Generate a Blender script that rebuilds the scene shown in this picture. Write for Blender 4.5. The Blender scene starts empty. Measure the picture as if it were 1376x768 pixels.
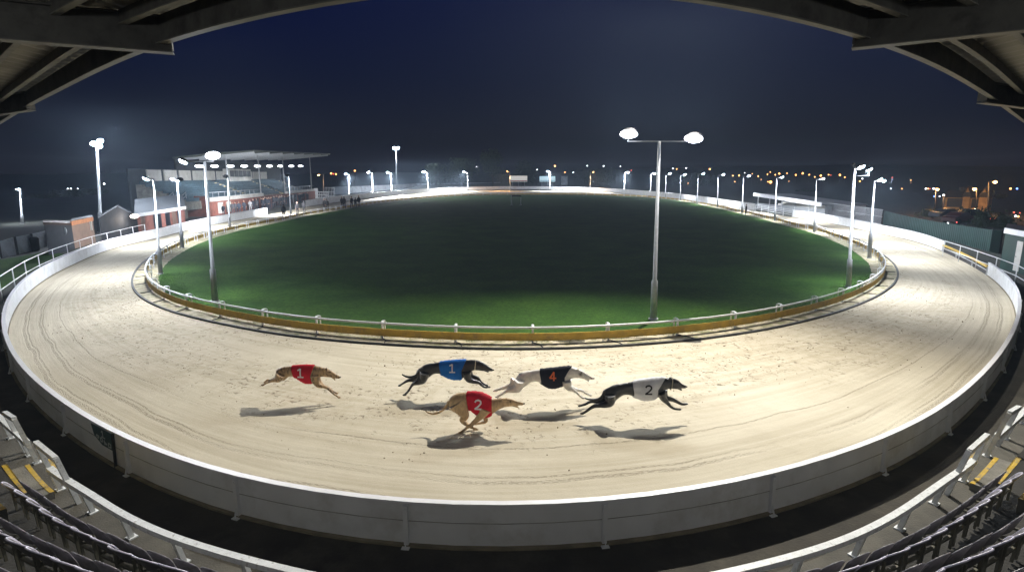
import bpy, bmesh, math, random
from mathutils import Vector, Matrix, Euler
from math import sin, cos, tan, pi, radians, atan, atan2, hypot, sqrt
R = random.Random(7)
SC = bpy.context.scene
COL = SC.collection
F, CX, CY, HZ, EYE = 750.0, 688.0, 384.0, 236.0, 6.0
PITCH = atan((CY-HZ)/F)

def ray(px, py):
    u, v = px-CX, CY-py
    return Vector((u, F*cos(PITCH)+v*sin(PITCH), v*cos(PITCH)-F*sin(PITCH)))
def G(px, py, z=0.0):
    """world point on the level z seen at a pixel of the photograph"""
    d = ray(px, py); t = (z-EYE)/d.z
    return Vector((d.x*t, d.y*t, z))
def AT(px, py, Y):
    d = ray(px, py); t = Y/d.y
    return Vector((d.x*t, Y, EYE+d.z*t))
def HGT(px, py, p):
    """height of the pixel's ray above the ground point p (same distance)"""
    d = ray(px, py); return EYE + d.z*p.y/d.y
def PX(p):
    x, y, z = p[0], p[1], p[2]-EYE
    f = y*cos(PITCH) - z*sin(PITCH); u = y*sin(PITCH) + z*cos(PITCH)
    return (CX+F*x/f, CY-F*u/f)

# ------------------------------------------------------------------ mesh builder
class MB:
    def __init__(s): s.v=[]; s.f=[]; s.m=[]; s.uv={}; s.smooth=set()
    def add(s, vs, fs, mi=0, smooth=False):
        b=len(s.v); s.v += [tuple(v) for v in vs]
        for f in fs:
            if smooth: s.smooth.add(len(s.f))
            s.f.append(tuple(b+i for i in f)); s.m.append(mi)
        return s
    def box(s, c, sz, rz=0, mi=0, M=None):
        x,y,z=sz[0]/2,sz[1]/2,sz[2]/2
        vs=[Vector(p) for p in ((-x,-y,-z),(x,-y,-z),(x,y,-z),(-x,y,-z),(-x,-y,z),(x,-y,z),(x,y,z),(-x,y,z))]
        T=Matrix.Translation(Vector(c)) @ (M if M else Matrix.Rotation(rz,4,'Z'))
        return s.add([T@v for v in vs], [(0,3,2,1),(4,5,6,7),(0,1,5,4),(1,2,6,5),(2,3,7,6),(3,0,4,7)], mi)
    def bar(s, a, b, w, h, mi=0, up=(0,0,1)):
        """box section beam from a to b, w across, h high"""
        a,b=Vector(a),Vector(b); d=(b-a); L=d.length; d.normalize()
        u=Vector(up); sx=d.cross(u)
        if sx.length<1e-4: sx=d.cross(Vector((1,0,0)))
        sx.normalize(); u=sx.cross(d).normalized()
        vs=[]
        for p in (a,b):
            for i,j in ((-1,-1),(1,-1),(1,1),(-1,1)): vs.append(p+sx*(w/2*i)+u*(h/2*j))
        return s.add(vs,[(0,3,2,1),(4,5,6,7),(0,1,5,4),(1,2,6,5),(2,3,7,6),(3,0,4,7)],mi)
    def tube(s, pts, rad, n=10, mi=0, closed=False, smooth=True, squash=None):
        pts=[Vector(p) for p in pts]; N=len(pts)
        rad=rad if isinstance(rad,(list,tuple)) else [rad]*N
        vs=[]; up=None
        for i,p in enumerate(pts):
            if closed: d=pts[(i+1)%N]-pts[i-1]
            else: d=pts[min(i+1,N-1)]-pts[max(i-1,0)]
            d.normalize()
            if up is None:
                up=Vector((0,0,1)) if abs(d.z)<.9 else Vector((0,1,0))
            sx=d.cross(up)
            if sx.length<1e-3: sx=d.orthogonal()
            sx.normalize(); u=sx.cross(d).normalized(); up=u
            rr=rad[i]; ra,rb=(rr if isinstance(rr,(tuple,list)) else (rr,rr))
            for k in range(n):
                a=2*pi*k/n; vs.append(p+sx*(ra*cos(a))+u*(rb*sin(a)))
        fs=[]
        for i in range(N if closed else N-1):
            j=(i+1)%N
            for k in range(n):
                fs.append((i*n+k,i*n+(k+1)%n,j*n+(k+1)%n,j*n+k))
        if not closed:
            fs.append(tuple(reversed(range(n)))); fs.append(tuple((N-1)*n+k for k in range(n)))
        return s.add(vs,fs,mi,smooth)
    def sphere(s, c, r, n=10, mi=0, sc=(1,1,1)):
        c=Vector(c); vs=[c+Vector((0,0,r*sc[2]))]
        m=n//2
        for i in range(1,m):
            t=pi*i/m
            for k in range(n): vs.append(c+Vector((r*sc[0]*sin(t)*cos(2*pi*k/n), r*sc[1]*sin(t)*sin(2*pi*k/n), r*sc[2]*cos(t))))
        vs.append(c-Vector((0,0,r*sc[2]))); fs=[]
        for k in range(n): fs.append((0,1+k,1+(k+1)%n))
        for i in range(m-2):
            for k in range(n):
                a=1+i*n; b=a+n; fs.append((a+k,b+k,b+(k+1)%n,a+(k+1)%n))
        L=len(vs)-1; a=1+(m-2)*n
        for k in range(n): fs.append((L,a+(k+1)%n,a+k))
        return s.add(vs,fs,mi,True)
    def sweep(s, rows, mi=0, closed=False, closeprof=True, smooth=False):
        """rows: list of profiles (lists of points) joined in turn; profile closed unless told"""
        N=len(rows); n=len(rows[0]); vs=[p for r in rows for p in r]; fs=[]
        for i in range(N if closed else N-1):
            j=(i+1)%N
            for k in range(n if closeprof else n-1):
                k2=(k+1)%n; fs.append((i*n+k,i*n+k2,j*n+k2,j*n+k))
        if not closed and closeprof:
            fs.append(tuple(reversed(range(n)))); fs.append(tuple((N-1)*n+k for k in range(n)))
        return s.add(vs,fs,mi,smooth)
    def extr(s, poly, d, mi=0):
        """polygon (list of points) thickened by vector d"""
        n=len(poly); d=Vector(d); P=[Vector(p) for p in poly]
        vs=P+[p+d for p in P]
        fs=[tuple(reversed(range(n))),tuple(range(n,2*n))]+[(k,(k+1)%n,n+(k+1)%n,n+k) for k in range(n)]
        return s.add(vs,fs,mi)
    def build(s, name, mats=None, parent=None, loc=None, fix=True):
        me=bpy.data.meshes.new(name)
        o=Vector(loc) if loc is not None else Vector((0,0,0))
        if parent is not None and loc is None:
            o=Vector((0,0,0)); q=parent
            while q is not None: o+=Vector(q.location); q=q.parent
        me.from_pydata([tuple(Vector(v)-o) for v in s.v],[],s.f)
        for i,p in enumerate(me.polygons):
            p.material_index=s.m[i]; p.use_smooth = i in s.smooth
        if mats is not None:
            for m in (mats if isinstance(mats,(list,tuple)) else [mats]): me.materials.append(m)
        if fix:
            bm=bmesh.new(); bm.from_mesh(me); bmesh.ops.recalc_face_normals(bm,faces=bm.faces); bm.to_mesh(me); bm.free()
        me.update()
        ob=bpy.data.objects.new(name,me); COL.objects.link(ob)
        if parent is not None: ob.parent=parent
        if parent is None: ob.location=o
        return ob

def tag(o,label=None,cat=None,group=None,kind=None):
    if label: o['label']=label
    if cat: o['category']=cat
    if group: o['group']=group
    if kind: o['kind']=kind
    return o
def thing(name,label,cat,loc=(0,0,0),group=None):
    o=bpy.data.objects.new(name,None); COL.objects.link(o); o.location=loc; o.empty_display_size=.2
    return tag(o,label,cat,group)
def copytree(o,parent=None):
    c=o.copy(); COL.objects.link(c); c.parent=parent
    for ch in list(o.children): copytree(ch,c)
    return c

# ------------------------------------------------------------------ curves
def spline(P, closed=False, sub=12):
    P=[Vector(p) for p in P]; n=len(P); out=[]
    rng=range(n) if closed else range(n-1)
    for i in rng:
        if closed: p0,p1,p2,p3=P[i-1],P[i],P[(i+1)%n],P[(i+2)%n]
        else: p0,p1,p2,p3=P[max(i-1,0)],P[i],P[i+1],P[min(i+2,n-1)]
        t1=max((p1-p0).length,1e-6)**.5; t2=max((p2-p1).length,1e-6)**.5; t3=max((p3-p2).length,1e-6)**.5
        for k in range(sub):
            t=k/sub
            # non-uniform Catmull-Rom as Hermite
            m1=((p1-p0)/t1-(p2-p0)/(t1+t2)+(p2-p1)/t2)*t2 if t1>1e-2 else (p2-p1)
            m2=((p2-p1)/t2-(p3-p1)/(t2+t3)+(p3-p2)/t3)*t2 if t3>1e-2 else (p2-p1)
            h=t*t; c=h*t
            out.append(p1*(2*c-3*h+1)+m1*(c-2*h+t)+p2*(-2*c+3*h)+m2*(c-h))
    if not closed: out.append(P[-1])
    return out
def resample(P, step=None, n=None, closed=False):
    Q=P+[P[0]] if closed else P
    L=[0]
    for a,b in zip(Q,Q[1:]): L.append(L[-1]+(b-a).length)
    T=L[-1]; n=n or max(2,round(T/step)); out=[]; j=0
    cnt=n if closed else n+1
    for i in range(cnt):
        d=T*i/n
        while j<len(L)-2 and L[j+1]<d: j+=1
        t=(d-L[j])/max(L[j+1]-L[j],1e-9); out.append(Q[j].lerp(Q[j+1],min(t,1)))
    return out
def relax(P, it, closed=True):
    P=[p.copy() for p in P]
    for _ in range(it):
        n=len(P); Q=[]
        for i,p in enumerate(P):
            if not closed and i in (0,n-1): Q.append(p); continue
            Q.append(p*.5+(P[i-1]+P[(i+1)%n])*.25)
        P=Q
    return P
def tangents(P, closed=False):
    n=len(P); out=[]
    for i in range(n):
        d=(P[(i+1)%n]-P[i-1]) if closed else (P[min(i+1,n-1)]-P[max(i-1,0)])
        d.z=0; out.append(d.normalized())
    return out
def offset(P, d, closed=False):
    """d>0: to the left of the walking direction"""
    return [p+Vector((-t.y,t.x,0))*d for p,t in zip(P,tangents(P,closed))]

# ------------------------------------------------------------------ materials
def mat(name): 
    m=bpy.data.materials.new(name); m.use_nodes=True; nt=m.node_tree
    return m, nt, nt.nodes['Principled BSDF'], nt.nodes, nt.links
def lin(c): 
    return tuple((x/12.92 if x<=.04045 else ((x+.055)/1.055)**2.4) for x in c)
def pbr(name, col, rough=.6, var=.15, scale=3.0, bump=0.0, bscale=20.0, metal=0.0, dirt=None, dscale=1.2, spec=None, coord='Object', dthr=(.45,.7)):
    m,nt,b,N,L=mat(name); b.inputs['Roughness'].default_value=rough; b.inputs['Metallic'].default_value=metal
    if spec is not None: b.inputs['Specular IOR Level'].default_value=spec
    tc=N.new('ShaderNodeTexCoord'); nz=N.new('ShaderNodeTexNoise'); nz.inputs['Scale'].default_value=scale; nz.inputs['Detail'].default_value=6
    L.new(tc.outputs[coord],nz.inputs['Vector'])
    cr=N.new('ShaderNodeValToRGB'); cr.color_ramp.elements[0].position=.3; cr.color_ramp.elements[1].position=.7
    cr.color_ramp.elements[0].color=tuple(max(0,c*(1-var)) for c in col)+(1,); cr.color_ramp.elements[1].color=tuple(min(1,c*(1+var)) for c in col)+(1,)
    L.new(nz.outputs['Fac'],cr.inputs['Fac']); out=cr.outputs['Color']
    if dirt:
        n2=N.new('ShaderNodeTexNoise'); n2.inputs['Scale'].default_value=dscale; n2.inputs['Detail'].default_value=8; n2.inputs['Roughness'].default_value=.7
        L.new(tc.outputs[coord],n2.inputs['Vector'])
        r2=N.new('ShaderNodeMapRange'); r2.inputs['From Min'].default_value=dthr[0]; r2.inputs['From Max'].default_value=dthr[1]
        L.new(n2.outputs['Fac'],r2.inputs['Value'])
        mx=N.new('ShaderNodeMix'); mx.data_type='RGBA'; L.new(r2.outputs['Result'],mx.inputs['Factor']); L.new(out,mx.inputs['A']); mx.inputs['B'].default_value=tuple(dirt)+(1,)
        out=mx.outputs['Result']
    L.new(out,b.inputs['Base Color'])
    if bump:
        n3=N.new('ShaderNodeTexNoise'); n3.inputs['Scale'].default_value=bscale; n3.inputs['Detail'].default_value=5
        L.new(tc.outputs[coord],n3.inputs['Vector'])
        bp=N.new('ShaderNodeBump'); bp.inputs['Strength'].default_value=bump; bp.inputs['Distance'].default_value=.02
        L.new(n3.outputs['Fac'],bp.inputs['Height']); L.new(bp.outputs['Normal'],b.inputs['Normal'])
    return m
def emit(name,col,strength,base=(.8,.8,.8)):
    m,nt,b,N,L=mat(name); b.inputs['Base Color'].default_value=tuple(base)+(1,)
    b.inputs['Emission Color'].default_value=tuple(col)+(1,); b.inputs['Emission Strength'].default_value=strength
    return m
M={}
M['white']=pbr('white_paint',(.72,.73,.74),.5,.06,4,dirt=(.42,.40,.35),dscale=2.5,dthr=(.55,.85))
M['white_rail']=pbr('white_gloss_paint',(.74,.75,.76),.35,.05,6,dirt=(.4,.38,.34),dscale=5,dthr=(.6,.9))
M['galv']=pbr('galvanised_steel',(.45,.465,.48),.5,.12,8,metal=.2)
M['darksteel']=pbr('dark_steel',(.05,.05,.055),.5,.2,6,metal=.3)
M['black']=pbr('black_rubber',(.02,.02,.02),.7,.2,6)
M['conc']=pbr('old_concrete',(.21,.2,.17),.9,.25,1.5,bump=.5,bscale=30,dirt=(.09,.085,.07),dscale=1.1,dthr=(.45,.7))
M['walk']=pbr('dark_walkway',(.038,.033,.024),.85,.35,1.2,bump=.5,bscale=18,dirt=(.075,.068,.05),dscale=.8,dthr=(.5,.7))
M['yellow']=pbr('yellow_paint',(.55,.36,.03),.6,.2,5,dirt=(.2,.18,.13),dscale=6,dthr=(.5,.65))
M['brick']=None
# ------------------------------------------------------------------ traced plan of the track
RAIL_Z=.62
rail_px=[(700,440.5),(678,440.3),(622,439),(573,437),(521,434),(472,431),(420,427.5),(361,419),(305,409),(258,400),(230,391),(208,381),(196,368),(196,356),(205,342),(221,331),(242,321.5),(274,311),(305,303.3),(336,297.6),(367,292),(396,286.2),(446,278.2),(476,273.5),(510,268.6),(550,264.6),(600,261.2),(650,259.6),(700,259),(750,259),(800,259.4),(850,261),(906,265),(953,272),(999,281),(1041,290),(1065,296),(1093,302),(1116,308.5),(1139,316),(1162,325),(1180,336),(1189,347),(1190,356),(1186,363),(1167,376),(1133,390),(1086,403),(1040,413),(993,421),(946,427),(900,431.7),(835,435.5),(783,438.5),(730,440.3)]
rail=relax(resample(spline([G(x,y,RAIL_Z)*1 for x,y in rail_px],True,10),n=900,closed=True),40)
for p in rail: p.z=0
# outer boards, traced along the top edge
def FH(Y): return .81+(1.45-.81)*min(1,max(0,(Y-40)/90))
def Gf(px,py):
    z=.81
    for _ in range(12): z=FH(G(px,py,z).y)
    p=G(px,py,z); p.z=0; return p
segA_px=[(359,278.7),(310,287),(267,294.5),(250,298),(211,307.5),(187,312),(164,317),(141,323),(117,331.5),(94,341),(72,350),(52,361),(34,373),(20,387),(9,405),(4,425),(7,450),(20,478),(38,501),(61,520),(87,540),(129,567),(161,585),(194,599),(226,612),(258,623),(291,634),(323,643),(355,650.5),(400,658),(487,670.5),(574,678.5),(661,681.5),(749,679.5),(836,671),(923,660.5),(1000,647.5),(1041,635),(1105,616.5),(1170,595),(1234,567),(1267,546),(1299,521),(1332,488),(1353,460),(1366,432),(1371,408),(1366,386),(1352,369),(1329,352)]
segB_px=[(1268,323.5),(1225,310),(1175,300.5),(1126,290.8),(1093,285.2),(1066,281.8)]
segC_px=[(1014.6,273.7),(976,268.2),(930,262),(906,259.2),(860,255),(799,251),(741,249.8),(671,249.9),(624,250.7),(566,253),(508,257.3),(450,263.7),(411,269)]
outA=[Gf(*p) for p in segA_px]; outB=[Gf(*p) for p in segB_px]; outC=[Gf(*p) for p in segC_px]
outC=relax(outC,2,False)
outer=relax(resample(spline(outA+outB+outC,True,10),n=1100,closed=True),25)
def nearest(P,q):
    return min(range(len(P)),key=lambda i:(P[i].x-q.x)**2+(P[i].y-q.y)**2)
def piece(P,a,b):
    """walk P (closed, its own direction) from the point nearest a to the one nearest b"""
    i,j=nearest(P,a),nearest(P,b); out=[]
    while True:
        out.append(P[i].copy())
        if i==j: break
        i=(i+1)%len(P)
    return out
# both loops run: near -> left -> far -> right for the rail; left-far -> near -> right -> far for the boards. Make both clockwise seen from above
def area(P): return sum(a.x*b.y-b.x*a.y for a,b in zip(P,P[1:]+P[:1]))/2
if area(outer)<0: outer.reverse()
if area(rail)<0: rail.reverse()
# both counter-clockwise: outwards is to the RIGHT of the walk (negative offset)
kerb=offset(rail,-.72,True)
def grass_in(p):
    return .3+.7*min(1,max(0,(p.y-24)/20))
grass_edge=[p+Vector((-t.y,t.x,0))*grass_in(p) for p,t in zip(rail,tangents(rail,True))]
# matched track strip
keysI=[G(720,258.5,0),G(196,372,0),G(690,467,0),G(1191,365,0)]
keysO=[Gf(720,250),Gf(8,408),Gf(690,681),Gf(1371,405)]
def quarters(P,keys):
    out=[]
    for a,b in zip(keys,keys[1:]+keys[:1]): out.append(resample(piece(P,a,b),n=150))
    return [p for q in out for p in q[:-1]]
tin,tout=quarters(kerb,keysI),quarters(outer,keysO)
NV=14
tm=MB(); rows=[]
for a,b in zip(tin,tout): rows.append([a.lerp(b,k/NV) for k in range(NV+1)])
rows=[[Vector((p.x,p.y,0.0)) for p in r] for r in rows]
tm.sweep(rows,closed=True,closeprof=False)

def track_mat():
    m,nt,b,N,L=mat('raked_sand'); b.inputs['Roughness'].default_value=.92; b.inputs['Specular IOR Level'].default_value=.15
    uv=N.new('ShaderNodeUVMap'); uv.uv_map='UVMap'; tc=N.new('ShaderNodeTexCoord'); ge=N.new('ShaderNodeNewGeometry')
    def mp(src,s):
        q=N.new('ShaderNodeMapping'); q.inputs['Scale'].default_value=s; L.new(src,q.inputs['Vector']); return q.outputs['Vector']
    def noise(src,sc,det=5,ro=.55):
        n=N.new('ShaderNodeTexNoise'); n.inputs['Scale'].default_value=sc; n.inputs['Detail'].default_value=det; n.inputs['Roughness'].default_value=ro; L.new(src,n.inputs['Vector']); return n.outputs['Fac']
    def rng(src,a,b_,c=0,d=1):
        r=N.new('ShaderNodeMapRange'); r.inputs['From Min'].default_value=a; r.inputs['From Max'].default_value=b_; r.inputs['To Min'].default_value=c; r.inputs['To Max'].default_value=d; L.new(src,r.inputs['Value']); return r.outputs['Result']
    def mul(a,b_,op='MULTIPLY'):
        q=N.new('ShaderNodeMath'); q.operation=op
        for i,x in enumerate((a,b_)):
            if isinstance(x,(int,float)): q.inputs[i].default_value=x
            else: L.new(x,q.inputs[i])
        return q.outputs[0]
    def mix(f,a,b_):
        q=N.new('ShaderNodeMix'); q.data_type='RGBA'
        L.new(f,q.inputs['Factor'])
        for k,x in (('A',a),('B',b_)):
            if isinstance(x,tuple): q.inputs[k].default_value=x+(1,)
            else: L.new(x,q.inputs[k])
        return q.outputs['Result']
    P=ge.outputs['Position']; U=uv.outputs['UV']
    base=mix(rng(noise(P,.35,4),.35,.65),(.485,.432,.325),(.565,.512,.398))
    # streaks along the running direction
    st=noise(mp(U,(.12,2.2,1)),1.0,6,.6); base=mix(rng(st,.42,.66,0,.55),base,(.37,.32,.23))
    st2=noise(mp(U,(.05,7,1)),1.0,4,.6); base=mix(rng(st2,.52,.7,0,.35),base,(.61,.565,.45))
    # damp / scuffed specks where hounds have run
    area_=rng(noise(mp(U,(.08,.20,1)),1.0,2),.32,.46)
    sepv=N.new('ShaderNodeSeparateXYZ'); L.new(U,sepv.inputs[0]); area_=mul(area_,rng(sepv.outputs['Y'],2.8,5.4,.05,1))
    sp=noise(mp(P,(1.0,1.0,1.0)),6.5,3,.65); spk=rng(sp,.55,.62)
    big=noise(P,1.3,3,.6); spk=mul(spk,rng(big,.48,.58)); spk=mul(spk,area_)
    base=mix(mul(rng(noise(P,2.4,5,.7),.47,.6),mul(area_,.35)),base,(.33,.275,.18)); base=mix(mul(spk,.85),base,(.15,.115,.075))
    # wheel ruts of the harrow near the outer boards (uv.y = metres from the boards)
    sep=N.new('ShaderNodeSeparateXYZ'); L.new(U,sep.inputs[0]); v=sep.outputs['Y']
    wob=mul(mul(noise(mp(U,(.25,0,1)),1.0,2),-.5,'ADD'),.8); v2=mul(v,wob,'ADD')
    ruts=None
    for c,w in ((1.0,.11),(1.22,.06),(2.0,.09),(2.2,.05),(3.4,.05)):
        d=mul(mul(v2,-c,'ADD'),1.0); a=N.new('ShaderNodeMath'); a.operation='ABSOLUTE'; L.new(d,a.inputs[0])
        r=rng(a.outputs[0],w*.4,w,1,0); ruts=r if ruts is None else mul(ruts,r,'MAXIMUM')
    ruts=mul(ruts,rng(noise(mp(U,(9.0,26,1)),1.0,4,.7),.46,.58)); ruts=mul(ruts,rng(noise(mp(U,(.12,.3,1)),1,2),.34,.5))
    base=mix(mul(ruts,.45),base,(.22,.17,.115))
    L.new(base,b.inputs['Base Color'])
    h=mul(noise(P,28,4,.7),.25); h=mul(h,mul(noise(mp(U,(.5,7,1)),1.0,3),.35),'ADD'); h=mul(h,mul(noise(P,2.2,3,.5),.8),'ADD')
    h=mul(h,mul(spk,-1.2),'ADD'); h=mul(h,mul(ruts,-.9),'ADD')
    bp=N.new('ShaderNodeBump'); bp.inputs['Strength'].default_value=.55; bp.inputs['Distance'].default_value=.035
    L.new(h,bp.inputs['Height']); L.new(bp.outputs['Normal'],b.inputs['Normal'])
    return m
M['sand']=track_mat()
track=tm.build('sand_track',M['sand']); tag(track,kind='structure')
# uv in metres
me=track.data; uvl=me.uv_layers.new(name='UVMap')
U=[0]; mid=[r[NV//2] for r in rows]
for a,b in zip(mid,mid[1:]): U.append(U[-1]+(b-a).length)
wv=[(r[0]-r[-1]).length for r in rows]
n=NV+1
for poly in me.polygons:
    idx=list(poly.vertices); ii=[i//n for i in idx]; wrap=max(ii)-min(ii)>10
    for li,vi in zip(poly.loop_indices,idx):
        i,k=divmod(vi,n); u=U[i]
        if wrap and i<10: u=U[-1]+1.0
        uvl.data[li].uv=(u,(1-k/NV)*wv[i])

# ground sheet, infield, verge
def grass_mat(name,c1,c2,c3):
    m,nt,b,N,L=mat(name); b.inputs['Roughness'].default_value=.9; b.inputs['Specular IOR Level'].default_value=.1
    ge=N.new('ShaderNodeNewGeometry')
    def nz(s,d=6,r=.6):
        n=N.new('ShaderNodeTexNoise'); n.inputs['Scale'].default_value=s; n.inputs['Detail'].default_value=d; n.inputs['Roughness'].default_value=r; L.new(ge.outputs['Position'],n.inputs['Vector']); return n
    def ramp(n,a,b_,pa=.35,pb=.65):
        r=N.new('ShaderNodeValToRGB'); r.color_ramp.elements[0].position=pa; r.color_ramp.elements[1].position=pb
        r.color_ramp.elements[0].color=a+(1,); r.color_ramp.elements[1].color=b_+(1,); L.new(n.outputs['Fac'],r.inputs['Fac']); return r
    A=ramp(nz(.3,8,.7),c1,c2); n9=nz(5.5,8,.75)
    mx=N.new('ShaderNodeMix'); mx.data_type='RGBA'; r=N.new('ShaderNodeMapRange'); r.inputs['From Min'].default_value=.4; r.inputs['From Max'].default_value=.72; L.new(n9.outputs['Fac'],r.inputs['Value'])
    L.new(r.outputs['Result'],mx.inputs['Factor']); L.new(A.outputs['Color'],mx.inputs['A']); mx.inputs['B'].default_value=c3+(1,)
    L.new(mx.outputs['Result'],b.inputs['Base Color'])
    bp=N.new('ShaderNodeBump'); bp.inputs['Strength'].default_value=.9; bp.inputs['Distance'].default_value=.06
    L.new(nz(14,6,.8).outputs['Fac'],bp.inputs['Height']); L.new(bp.outputs['Normal'],b.inputs['Normal'])
    return m
M['grass']=grass_mat('infield_grass',(.028,.080,.014),(.065,.14,.022),(.016,.045,.010))
M['verge']=pbr('sandy_verge',(.40,.35,.25),.95,.25,1.6,bump=.8,bscale=14,dirt=(.16,.16,.07),dscale=2.2,dthr=(.45,.62))
def fill(P,z,name,m,kind='structure'):
    bm=bmesh.new(); vs=[bm.verts.new((p.x,p.y,z)) for p in P]; f=bm.faces.new(vs); bmesh.ops.triangulate(bm,faces=[f])
    bmesh.ops.recalc_face_normals(bm,faces=bm.faces)
    me=bpy.data.meshes.new(name); bm.to_mesh(me); bm.free(); me.materials.append(m)
    if me.polygons[0].normal.z<0: me.flip_normals()
    o=bpy.data.objects.new(name,me); COL.objects.link(o); o['kind']=kind; return o
vm=MB(); vm.sweep([[Vector((a.x,a.y,.012)),Vector((b.x,b.y,.012))] for a,b in zip(kerb,grass_edge)],closed=True,closeprof=False)
tag(vm.build('verge',M['verge']),kind='structure')
ge2=resample(grass_edge,n=700,closed=True)
ge3=[p+Vector((R.uniform(-.07,.07),R.uniform(-.07,.07),0)) for p in ge2]
fill(ge3,.016,'infield_grass',M['grass'])
gm=MB(); gm.add([(-900,-60,-.02),(900,-60,-.02),(900,1400,-.02),(-900,1400,-.02)],[(0,1,2,3)])
M['ground']=pbr('dark_ground',(.035,.04,.03),.95,.35,.3,dirt=(.05,.045,.04),dscale=.12)
tag(gm.build('ground',M['ground']),kind='structure')
# blades at the ragged edge of the infield
gb=MB(); near=[p for p in ge2 if p.y<34]
for _ in range(9000):
    p=R.choice(near); t_=Vector((-p.x,45-p.y,0)).normalized(); q=p+t_*(abs(R.gauss(0,.5))-.12)+Vector((R.uniform(-.3,.3),R.uniform(-.2,.2),0))
    a=R.uniform(0,6.28); h=R.uniform(.03,.085); w=.008
    gb.add([(q.x-w*cos(a),q.y-w*sin(a),.015),(q.x+w*cos(a),q.y+w*sin(a),.015),(q.x+R.uniform(-.03,.03),q.y+R.uniform(-.03,.03),.015+h)],[(0,1,2)])
tag(gb.build('grass_blades',M['grass'],fix=False),kind='stuff')
# real clods of sand kicked out of the surface
cl=MB()
for _ in range(3600):
    i=R.randrange(len(tin)); w=R.random(); 
    a,b=tin[i],tout[i]; j=(i+1)%len(tin); t=R.random()
    p=a.lerp(tin[j],t).lerp(b.lerp(tout[j],t),w*w*.75+.03)
    if p.y>48: continue
    c_=sin(p.x*.8+1.3)*sin(p.y*1.1+p.x*.3)+.4*sin(p.x*2.3+p.y*1.7)
    if c_<.35 and R.random()<.9: continue
    r=R.uniform(.010,.024)*(1.6 if R.random()<.08 else 1)
    n0=len(cl.v); M3=Euler((R.random()*6,R.random()*6,R.random()*6)).to_matrix()
    vs=[p+Vector((0,0,r*.25))+M3@Vector(v)*r*R.uniform(.7,1.3) for v in ((1,0,0),(-1,0,0),(0,1,0),(0,-1,0),(0,0,.8),(0,0,-.8))]
    cl.add(vs,[(0,2,4),(2,1,4),(1,3,4),(3,0,4),(2,0,5),(1,2,5),(3,1,5),(0,3,5)])
M['clod']=pbr('damp_sand',(.30,.24,.165),.95,.3,9)
tag(cl.build('sand_clods',M['clod'],fix=False),kind='stuff')
# apron between boards and stands
# ------------------------------------------------------------------ boarded perimeter walls
M['board_white']=pbr('white_boards',(.78,.79,.79),.5,.07,1.6,dirt=(.46,.44,.38),dscale=.9,dthr=(.5,.85),bump=.15,bscale=3)
M['joint']=pbr('dirty_joint',(.30,.29,.26),.8,.5,2.5)
M['cap_white']=pbr('white_capping',(.82,.82,.84),.4,.04,4)
M['plinth']=pbr('plinth_concrete',(.20,.17,.11),.9,.3,3,bump=.4,bscale=20)
def wall_thing(P,label,first_post=None,name='perimeter_wall',step=3.25,plate=True):
    """P runs counter-clockwise round the track: outside of the track is to the right"""
    P=resample(P,step=.8); 
    t=thing(name,label,'wall',P[len(P)//2],'white boarded walls round the sand track')
    T=tangents(P); out=[Vector((d.y,-d.x,0)) for d in T]
    lo,up,cap,pl,jn=MB(),MB(),MB(),MB(),MB()
    def sw(mb,a,b,z0,z1):
        rows=[]
        for p,o in zip(P,out):
            h=FH(p.y)/.81
            rows.append([p+o*a+Vector((0,0,z0*h)),p+o*b+Vector((0,0,z0*h)),p+o*b+Vector((0,0,z1*h)),p+o*a+Vector((0,0,z1*h))])
        mb.sweep(rows)
    sw(lo,.0,.045,.05,.455); sw(up,-.004,.041,.4552,.775); sw(cap,-.05,.065,.778,.81); sw(pl,-.03,.11,-.02,.047)
    sw(jn,.043,.049,.449,.459); jn.build('joint_strip',M['joint'],t); lo.build('lower_board',M['board_white'],t); up.build('upper_board',M['board_white'],t); cap.build('capping',M['cap_white'],t); pl.build('plinth',M['plinth'],t)
    # posts on the outer face
    Q=resample(P,step=.05); TT=tangents(Q); i0=nearest(Q,first_post) if first_post is not None else 0
    k=round(step/.05); idx=sorted(set(list(range(i0,len(Q),k))+list(range(i0,-1,-k))))
    proto=None
    for i in idx:
        p=Q[i]; d=TT[i]; s=FH(p.y)/.81
        if proto is None:
            mb=MB(); mb.box((0,.075,.385),(.075,.065,.73)); mb.box((0,.11,.012),(.13,.14,.024)); mb.tube([(0,.105,.70),(0,.122,.70)],.016,8)
            mb.bar((0,.155,.03),(0,.11,.2),.012,.03)
            proto=mb.build('post',M['board_white']); me=proto.data; o=proto
        else:
            o=bpy.data.objects.new('post',me); COL.objects.link(o)
        o.parent=t; o.location=p-t.location; o.rotation_euler=(0,0,atan2(d.y,d.x)+pi); o.scale=(1,1,s)
    return t
wA=piece(outer,Gf(359,278.7),Gf(1329,352)); wB=piece(outer,Gf(1268,323.5),Gf(1066,281.8)); wC=piece(outer,Gf(1014.6,273.7),Gf(411,269))
nearpost=G(543,744,0)
wall_thing(wA,'long curved white boarded wall in front of the seats, along the near bend of the track',nearpost)
wall_thing(wB,'white boarded wall on the right bend between the yellow gate and the small roofed shelter',None,step=4)
wall_thing(wC,'white boarded wall running round the far end of the track behind the infield',None,step=5)

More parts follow.
